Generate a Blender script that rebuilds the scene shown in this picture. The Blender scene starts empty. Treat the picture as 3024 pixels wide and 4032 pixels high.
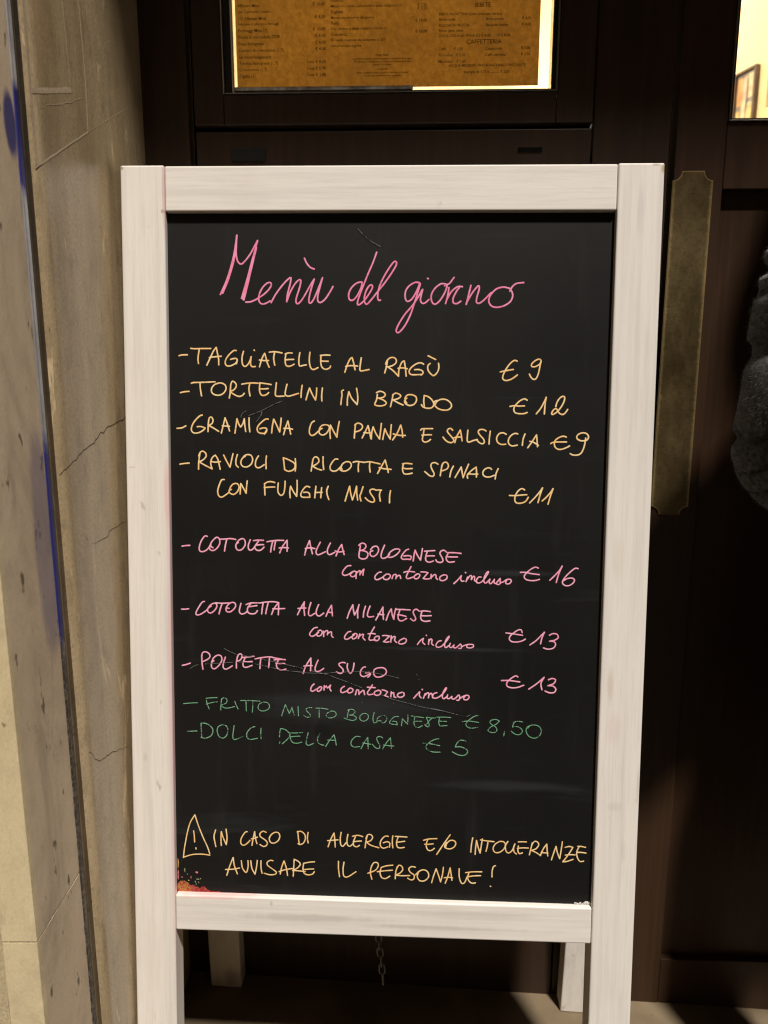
import bpy, bmesh, math, random
from mathutils import Vector, Matrix, Euler, noise
random.seed(7)
S = bpy.context.scene
COL = S.collection
R = math.radians

# ------------------------------------------------------------------ camera
cd = bpy.data.cameras.new('camera')
cam = bpy.data.objects.new('camera', cd); COL.objects.link(cam)
cam.location = (0, 0, 1.05)
cam.rotation_euler = (R(90 - 10.7), 0, 0)
cd.sensor_fit = 'VERTICAL'; cd.sensor_height = 36.0; cd.lens = 26.0
cd.clip_start = 0.02; cd.clip_end = 200
cd.dof.use_dof = True; cd.dof.focus_distance = 0.93; cd.dof.aperture_fstop = 6.0
S.camera = cam
S.cycles.use_denoising = True; S.cycles.denoiser = 'OPENIMAGEDENOISE'; S.cycles.denoising_input_passes = 'RGB_ALBEDO_NORMAL'; S.cycles.denoising_prefilter = 'ACCURATE'; S.cycles.filter_width = 1.25
S.cycles.sample_clamp_indirect = 1.5; S.cycles.max_bounces = 8; S.cycles.caustics_reflective = False; S.cycles.caustics_refractive = False

# ------------------------------------------------------------------ night street light: dim sky and one warm lamp far up
SUN_EL, SUN_AZ = 62.0, 23.0          # from the right, behind the camera
W = bpy.data.worlds.new('World'); S.world = W; W.use_nodes = True
nt = W.node_tree; bg = nt.nodes['Background']
sky = nt.nodes.new('ShaderNodeTexSky'); sky.sky_type = 'NISHITA'; sky.sun_disc = False
sky.sun_elevation = R(SUN_EL); sky.sun_rotation = R(180 - SUN_AZ)
tint = nt.nodes.new('ShaderNodeMix'); tint.data_type = 'RGBA'; tint.blend_type = 'MULTIPLY'
tint.inputs[0].default_value = 1.0
nt.links.new(sky.outputs[0], tint.inputs[6]); tint.inputs[7].default_value = (1.0, 0.55, 0.24, 1)
nt.links.new(tint.outputs[2], bg.inputs[0]); bg.inputs[1].default_value = 0.011
sl = bpy.data.lights.new('street_lamp_light', 'SUN'); sl.energy = 5.0; sl.angle = R(4.5); sl.color = (1.0, 0.92, 0.83)
so = bpy.data.objects.new('street_lamp_light', sl); COL.objects.link(so)
d = Vector((math.sin(R(SUN_AZ)) * math.cos(R(SUN_EL)), -math.cos(R(SUN_AZ)) * math.cos(R(SUN_EL)), math.sin(R(SUN_EL))))
so.rotation_euler = d.to_track_quat('Z', 'Y').to_euler(); so.location = d * 8
S.view_settings.view_transform = 'Standard'; S.view_settings.look = 'None'
S.view_settings.exposure = 0.06; S.view_settings.gamma = 1.0

# ------------------------------------------------------------------ helpers
def tag(o, label=None, cat=None, group=None, kind=None):
    if label: o['label'] = label
    if cat: o['category'] = cat
    if group: o['group'] = group
    if kind: o['kind'] = kind
    return o

def empty(name, loc=(0, 0, 0), mat=None):
    o = bpy.data.objects.new(name, None); COL.objects.link(o)
    if mat is not None: o.matrix_world = mat
    else: o.location = loc
    return o

def link(name, bm, mats, parent=None, smooth=False):
    me = bpy.data.meshes.new(name); bm.to_mesh(me); bm.free()
    for m in (mats if isinstance(mats, (list, tuple)) else [mats]): me.materials.append(m)
    if smooth:
        for p in me.polygons: p.use_smooth = True
    o = bpy.data.objects.new(name, me); COL.objects.link(o)
    if parent: o.parent = parent
    return o

def box(bm, x0, x1, y0, y1, z0, z1, bev=0.0, seg=2, mi=0):
    vs = [bm.verts.new(c) for c in ((x0,y0,z0),(x1,y0,z0),(x1,y1,z0),(x0,y1,z0),(x0,y0,z1),(x1,y0,z1),(x1,y1,z1),(x0,y1,z1))]
    return hexa(bm, vs, bev, seg, mi)

def hexa(bm, vs, bev=0.0, seg=2, mi=0):
    fs = [bm.faces.new([vs[i] for i in q]) for q in ((3,2,1,0),(4,5,6,7),(0,1,5,4),(1,2,6,5),(2,3,7,6),(3,0,4,7))]
    for f in fs: f.material_index = mi
    if bev:
        es = list({e for f in fs for e in f.edges})
        bmesh.ops.bevel(bm, geom=es, offset=bev, segments=seg, profile=0.5, affect='EDGES')
    return vs

def ring(bm, X0, X1, Z0, Z1, x0, x1, z0, z1, y0, y1, bev=0.001):
    """rectangular frame from four mitre-free butted bars (outer X0..Z1, opening x0..z1)"""
    box(bm, X0, x0, y0, y1, Z0, Z1, bev); box(bm, x1, X1, y0, y1, Z0, Z1, bev)
    box(bm, x0 + .0004, x1 - .0004, y0 + .0005, y1, Z0, z0, bev); box(bm, x0 + .0004, x1 - .0004, y0 + .0005, y1, z1, Z1, bev)

def spline(pts, step):
    """Catmull-Rom through pts, roughly every step"""
    if len(pts) == 2:
        n = max(1, int((pts[1]-pts[0]).length / step)); return [pts[0].lerp(pts[1], i / n) for i in range(n + 1)]
    out = []
    P = [pts[0] * 2 - pts[1]] + pts + [pts[-1] * 2 - pts[-2]]
    for i in range(1, len(P) - 2):
        a, b, c, e = P[i-1], P[i], P[i+1], P[i+2]
        n = max(2, int((c - b).length / step))
        for k in range(n):
            t = k / n
            out.append(0.5 * ((2*b) + (c - a)*t + (2*a - 5*b + 4*c - e)*t*t + (3*b - a - 3*c + e)*t**3))
    out.append(pts[-1]); return out

def ribbon(bm, pts, w, place, h=0.00025, taper=0.0, mi=0):
    """a low domed stroke along 2-D pts; place(u, v, height) gives the 3-D point"""
    n = len(pts); rows = []
    for i, p in enumerate(pts):
        t = (pts[min(i+1, n-1)] - pts[max(i-1, 0)])
        if t.length < 1e-9: t = Vector((1, 0))
        t.normalize(); nn = Vector((-t.y, t.x))
        ww = w * 0.5 * (1 + 0.16 * noise.noise(Vector((p.x * 260, p.y * 260, 3.1))))
        if taper: ww *= 1 - taper * abs(2 * i / max(1, n - 1) - 1)
        e = 3e-6 * i
        rows.append([bm.verts.new(place(*(p + nn * ww), e)), bm.verts.new(place(*(p + nn * ww * .45), h + e)),
                     bm.verts.new(place(*(p - nn * ww * .45), h + e)), bm.verts.new(place(*(p - nn * ww), e))])
        if i in (0, n - 1):
            s = -1 if i == 0 else 1
            cap = [bm.verts.new(place(*(p + (nn * math.cos(a) + t * s * math.sin(a)) * ww), e)) for a in (0.6, 1.2, 1.94, 2.54)]
            r = rows[-1]
            loop = [r[0]] + cap + [r[3], r[2], r[1]]
            if s > 0: loop.reverse()
            f = bm.faces.new(loop); f.material_index = mi
    for a, b in zip(rows, rows[1:]):
        for k in range(3):
            f = bm.faces.new((a[k], a[k+1], b[k+1], b[k])); f.material_index = mi

def grid_block(bm, x0, x1, y0, y1, z0, z1, cell, amp, seed=0, freq=14, chip=None):
    """stone block with slightly uneven faces and chipped edges"""
    b2 = bmesh.new(); box(b2, x0, x1, y0, y1, z0, z1)
    for ax, (a, b) in enumerate(((x0, x1), (y0, y1), (z0, z1))):
        n = max(1, min(90, int((b - a) / cell)))
        for k in range(1, n):
            c = [0, 0, 0]; c[ax] = a + (b - a) * k / n; nn = [0, 0, 0]; nn[ax] = 1
            bmesh.ops.bisect_plane(b2, geom=b2.verts[:] + b2.edges[:] + b2.faces[:], plane_co=c, plane_no=nn)
    b2.verts.index_update(); cen = Vector(((x0+x1)/2, (y0+y1)/2, (z0+z1)/2))
    for v in b2.verts:
        k = sum((abs(v.co.x-x0) < 1e-6 or abs(v.co.x-x1) < 1e-6, abs(v.co.y-y0) < 1e-6 or abs(v.co.y-y1) < 1e-6, abs(v.co.z-z0) < 1e-6 or abs(v.co.z-z1) < 1e-6))
        q = v.co * freq * 3 + Vector((seed, seed * 2, 0))
        dv = Vector((noise.noise(q), noise.noise(q + Vector((9, 0, 0))), noise.noise(q + Vector((0, 9, 0))))) * amp
        if k >= 2:
            c = max(0, noise.noise(v.co * 60 + Vector((seed, 0, 5))) - .1) * (amp * 5 if chip is None else chip)
            dirv = Vector((1 if v.co.x < cen.x else -1, 1 if v.co.y < cen.y else -1, 0))
            v.co += dirv * c
        v.co += dv
    vm = [bm.verts.new(v.co) for v in b2.verts]
    for f in b2.faces: bm.faces.new([vm[v.index] for v in f.verts])
    b2.free()

# ------------------------------------------------------------------ materials
class NT:
    def __init__(s, name, rough=.6, spec=.5, metal=0.0):
        s.m = bpy.data.materials.new(name); s.m.use_nodes = True; s.t = s.m.node_tree
        s.b = s.t.nodes['Principled BSDF']; s.b.inputs['Roughness'].default_value = rough
        s.b.inputs['Specular IOR Level'].default_value = spec; s.b.inputs['Metallic'].default_value = metal
        s.co = s.t.nodes.new('ShaderNodeTexCoord').outputs['Object']
    def map(s, sc=(1,1,1), loc=(0,0,0), src=None):
        n = s.t.nodes.new('ShaderNodeMapping'); s.t.links.new(src or s.co, n.inputs[0])
        n.inputs['Scale'].default_value = sc; n.inputs['Location'].default_value = loc; return n.outputs[0]
    def noise(s, scale, sc=(1,1,1), detail=5, rough=.6, loc=(0,0,0), dist=0.0):
        n = s.t.nodes.new('ShaderNodeTexNoise'); s.t.links.new(s.map(sc, loc), n.inputs['Vector'])
        n.inputs['Scale'].default_value = scale; n.inputs['Detail'].default_value = detail
        n.inputs['Roughness'].default_value = rough; n.inputs['Distortion'].default_value = dist; return n.outputs['Fac']
    def ramp(s, src, a, b, va=0.0, vb=1.0, smooth=True):
        n = s.t.nodes.new('ShaderNodeMapRange'); n.interpolation_type = 'SMOOTHSTEP' if smooth else 'LINEAR'
        s.t.links.new(src, n.inputs[0])
        for i, v in zip((1, 2, 3, 4), (a, b, va, vb)): n.inputs[i].default_value = v
        return n.outputs[0]
    def math(s, op, a, b=None):
        n = s.t.nodes.new('ShaderNodeMath'); n.operation = op
        for i, v in enumerate((a, b)):
            if v is None: continue
            if isinstance(v, (int, float)): n.inputs[i].default_value = v
            else: s.t.links.new(v, n.inputs[i])
        return n.outputs[0]
    def mix(s, f, a, b, mode='MIX'):
        n = s.t.nodes.new('ShaderNodeMix'); n.data_type = 'RGBA'; n.blend_type = mode
        for i, v in ((0, f), (6, a), (7, b)):
            if isinstance(v, (int, float)): n.inputs[i].default_value = v
            elif isinstance(v, tuple): n.inputs[i].default_value = v + (1,)
            else: s.t.links.new(v, n.inputs[i])
        return n.outputs[2]
    def sep(s):
        n = s.t.nodes.new('ShaderNodeSeparateXYZ'); s.t.links.new(s.co, n.inputs[0]); return n.outputs
    def ellipse(s, c, r):
        """soft mask 1 inside an ellipsoid in object space, edge broken by noise"""
        n = s.t.nodes.new('ShaderNodeVectorMath'); n.operation = 'LENGTH'
        s.t.links.new(s.map(tuple(1/q for q in r), tuple(-a/q for a, q in zip(c, r))), n.inputs[0]); return n.outputs['Value']
    def col(s, c):
        if isinstance(c, tuple): s.b.inputs['Base Color'].default_value = c + (1,)
        else: s.t.links.new(c, s.b.inputs['Base Color'])
    def bump(s, h, strength=.2, dist=.001):
        n = s.t.nodes.new('ShaderNodeBump'); n.inputs['Strength'].default_value = strength; n.inputs['Distance'].default_value = dist
        s.t.links.new(h, n.inputs['Height']); s.t.links.new(n.outputs[0], s.b.inputs['Normal'])
    def rough(s, v): s.t.links.new(v, s.b.inputs['Roughness'])

def m_whitewood(name, along, pink=None, seed=0.0):
    """white painted pine; along = 'z' posts, 'x' rails"""
    n = NT(name, .55, .35)
    sc = (60, 60, 1.6) if along == 'z' else (1.6, 60, 60)
    sc2 = (22, 22, .9) if along == 'z' else (.9, 22, 22)
    g = n.noise(1.6, sc, 6, .65, (seed, seed, seed)); g2 = n.noise(1.3, sc2, 3, .6, (seed+4, 0, seed))
    c = n.mix(n.ramp(g, .45, .72), (.80, .765, .715), (.69, .66, .62))
    c = n.mix(n.math('MULTIPLY', n.ramp(g2, .5, .78), .55), c, (.60, .57, .55))
    b = n.noise(9, (1, 1, .6), 5, .6, (seed, 2, 1))
    c = n.mix(n.math('MULTIPLY', n.ramp(b, .52, .75), .4), c, (.70, .64, .58))
    fg = n.noise(1.0, (340, 340, 14) if along == 'z' else (14, 340, 340), 4, .7, (seed, 1, 2)); c = n.mix(n.math('MULTIPLY', n.ramp(fg, .42, .75), .36), c, (.57, .54, .51))
    sp = n.noise(60, (1, 1, .5), 2, .5, (0, seed, 3))
    c = n.mix(n.math('MULTIPLY', n.ramp(sp, .70, .78), .6), c, (.42, .38, .34))
    if pink:
        for (x, z, rx, rz, k, colr) in pink:
            e = n.ellipse((x, 0, z), (rx, 1.0, rz)); w = n.noise(40, (1, 1, .3), 4, .6)
            mk = n.ramp(n.math('ADD', e, n.math('MULTIPLY', n.math('SUBTRACT', w, .5), 1.0)), 1.1, .3)
            c = n.mix(n.math('MULTIPLY', mk, k), c, colr)
    n.col(c); n.bump(g, .25, .0006); return n.m

def m_board():
    n = NT('blackboard_paint', .55, .22)
    b = n.noise(2.2, (1, 1, 1), 4, .55, (1, 1, 1)); s1 = n.noise(3.0, (1.2, 1, 9), 5, .6, (3, 0, 2), .6); s2 = n.noise(40, (1, 1, .12), 3, .6)
    c = n.mix(n.ramp(b, .35, .7), (.0066, .0065, .0065), (.0094, .0092, .0085))
    c = n.mix(n.math('MULTIPLY', n.ramp(s1, .58, .82), .55), c, (.030, .034, .036))
    c = n.mix(n.math('MULTIPLY', n.ramp(s2, .55, .8), .25), c, (.030, .030, .031))
    for (x, z, r) in ((.118, .85, .008), (.135, .81, .007), (.148, .602, .009), (-.08, .59, .014)):
        e = n.ellipse((x, .0096, z), (r, .05, r * .9)); w = n.noise(90)
        c = n.mix(n.ramp(n.math('ADD', e, n.math('MULTIPLY', w, .8)), 1.5, .9), c, (.007, .007, .007))
    for (x, z, rx, rz) in ((.17, .80, .09, .006), (.08, .70, .14, .004), (-.05, .62, .16, .03), (.02, .33, .2, .02), (.16, .52, .12, .01)):
        e = n.ellipse((x, .0096, z), (rx, .05, rz)); w = n.noise(25, (.3, 1, 3), 4, .7)
        c = n.mix(n.math('MULTIPLY', n.ramp(n.math('ADD', e, w), 1.5, .6), .35), c, (.045, .05, .055))
    n.col(c); n.bump(n.noise(900, detail=2), .12, .0003)
    n.rough(n.ramp(b, .3, .7, .48, .62)); return n.m

def m_chalk(name, a, b, worn=0.0):
    n = NT(name, .9, .1)
    g = n.noise(420, (1, 1, 1), 3, .6); g2 = n.noise(70, (1, 1, 1), 2); g3 = n.noise(150, (1, 1, 1), 4, .7, (5, 2, 1))
    c = n.mix(n.ramp(g2, .35, .65), a, b)
    if worn: c = n.mix(n.ramp(n.math('ADD', g, n.math('MULTIPLY', n.math('SUBTRACT', g2, .5), .6)), .56 - worn * .1, .66), c, tuple(q * .22 for q in a))
    else:
        c = n.mix(n.math('MULTIPLY', n.ramp(g, .5, .75), .45), c, tuple(q * .5 for q in a))
        c = n.mix(n.math('MULTIPLY', n.ramp(g3, .55, .75), .55), c, tuple(q * .35 for q in a))
    n.col(c); return n.m

def m_stone(name, a, b, dark, spot=.5, rough=.6, spec=.4, vein=1.0, bumpk=.35, streak=(1, 1, .25), scr=0.0):
    n = NT(name, rough, spec)
    g = n.noise(5, streak, 6, .65, dist=.4); f = n.noise(38, (1, 1, .6), 6, .7); sp = n.noise(70, (1, 1, .45), 3, .6); gr = n.noise(420, (1, 1, .6), 3, .7)
    c = n.mix(n.ramp(g, .3, .72), a, b)
    c = n.mix(n.math('MULTIPLY', n.ramp(f, .45, .78), .5 * vein), c, tuple(q * .45 for q in a))
    c = n.mix(n.math('MULTIPLY', n.ramp(gr, .35, .75), .6), c, tuple(q * .42 for q in a))
    c = n.mix(n.math('MULTIPLY', n.ramp(sp, .70, .78), spot), c, dark)
    w = n.noise(75, (1, 1, .35), 3, .6, (7, 7, 7)); c = n.mix(n.math('MULTIPLY', n.ramp(w, .70, .76), .6), c, tuple(min(.8, q * 1.7) for q in b))
    if scr:
        w2 = n.noise(26, (1, 1, .22), 5, .7, (3, 1, 2), 1.2); c = n.mix(n.math('MULTIPLY', n.ramp(w2, .60, .68), scr), c, tuple(min(.8, q * 1.35) for q in b))
        w3 = n.noise(9, (1, 1, .1), 3, .6, (1, 9, 2)); c = n.mix(n.math('MULTIPLY', n.ramp(w3, .5, .72), .4), c, tuple(q * .55 for q in a))
    n.col(c); n.bump(n.math('ADD', f, n.math('MULTIPLY', sp, .6)), bumpk, .0015); return n.m

def m_door(name, a=(.038, .0215, .0128), rough=.45):
    n = NT(name, rough, .3)
    g = n.noise(3, (26, 26, .8), 5, .6); f = n.noise(120, (1, 1, .1), 3, .6)
    c = n.mix(n.ramp(g, .35, .7), tuple(q * .82 for q in a), tuple(q * 1.14 for q in a))
    c = n.mix(n.math('MULTIPLY', n.ramp(f, .55, .8), .35), c, tuple(q * .55 for q in a))
    n.col(c); n.bump(f, .15, .0005); return n.m

def m_plain(name, c, rough=.5, spec=.5, metal=0.0, var=.25, scale=30):
    n = NT(name, rough, spec, metal); g = n.noise(scale, (1, 1, 1), 4, .6)
    n.col(n.mix(n.ramp(g, .3, .7), tuple(q * (1 - var) for q in c), tuple(q * (1 + var) for q in c))); return n.m

def m_brass():
    n = NT('old_brass', .42, .5, .75)
    g = n.noise(30, (1, 1, .6), 6, .7); s = n.noise(34, (1, 1, 3.5), 5, .75, dist=2.2); f = n.noise(240, (1, 1, 1), 3, .7); x, y, z = n.sep()
    g = n.noise(14, (1, 1, .5), 6, .7); c = n.mix(n.ramp(g, .3, .75), (.115, .080, .034), (.175, .127, .056))
    c = n.mix(n.math('MULTIPLY', n.ramp(f, .45, .75), .5), c, (.04, .034, .015))
    c = n.mix(n.math('MULTIPLY', n.ramp(s, .58, .66), .5), c, (.20, .17, .085))
    e = n.math('ADD', n.math('ABSOLUTE', n.math('SUBTRACT', x, .4305)), n.math('MULTIPLY', n.math('SUBTRACT', s, .5), .008))
    c = n.mix(n.math('MULTIPLY', n.math('MAXIMUM', n.ramp(e, .0225, .0275), n.ramp(z, 1.3225, 1.3242)), .8), c, (.42, .31, .14))  # pale rim and corner arcs: lit plate edges put into the brass colour
    for cx, cz in ((.4025, .8385), (.4585, .8385), (.4585, 1.325), (.4025, 1.325)):
        c = n.mix(n.math('MULTIPLY', n.ramp(n.ellipse((cx, 0, cz), (.0140, .5, .0140)), 1.04, .98), .75), c, (.42, .31, .14))
    n.col(c); n.rough(n.ramp(g, .3, .7, .36, .58)); n.bump(s, .12, .0004); return n.m

def m_glass():
    n = NT('window_glass'); t = n.t; out = t.nodes['Material Output']
    tr = t.nodes.new('ShaderNodeBsdfTransparent'); gl = t.nodes.new('ShaderNodeBsdfGlossy'); gl.inputs['Roughness'].default_value = .02
    fr = t.nodes.new('ShaderNodeFresnel'); fr.inputs[0].default_value = 1.45; mx = t.nodes.new('ShaderNodeMixShader')
    t.links.new(fr.outputs[0], mx.inputs[0]); t.links.new(tr.outputs[0], mx.inputs[1]); t.links.new(gl.outputs[0], mx.inputs[2])
    t.links.new(mx.outputs[0], out.inputs[0]); t.nodes.remove(n.b); return n.m

def m_paper():
    n = NT('brown_menu_paper', .9, .1); t = n.t; out = t.nodes['Material Output']
    g = n.noise(110, (1, 1, 1), 5, .75); g2 = n.noise(9)
    c = n.mix(n.ramp(g, .33, .7), (.33, .228, .085), (.45, .325, .135)); c = n.mix(n.math('MULTIPLY', n.ramp(g2, .4, .7), .4), c, (.29, .21, .095))
    tl = t.nodes.new('ShaderNodeBsdfTranslucent'); df = t.nodes.new('ShaderNodeBsdfDiffuse'); mx = t.nodes.new('ShaderNodeMixShader'); mx.inputs[0].default_value = .22
    t.links.new(c, tl.inputs[0]); t.links.new(c, df.inputs[0]); t.links.new(tl.outputs[0], mx.inputs[1]); t.links.new(df.outputs[0], mx.inputs[2])
    t.links.new(mx.outputs[0], out.inputs[0]); t.nodes.remove(n.b); return n.m

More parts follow.
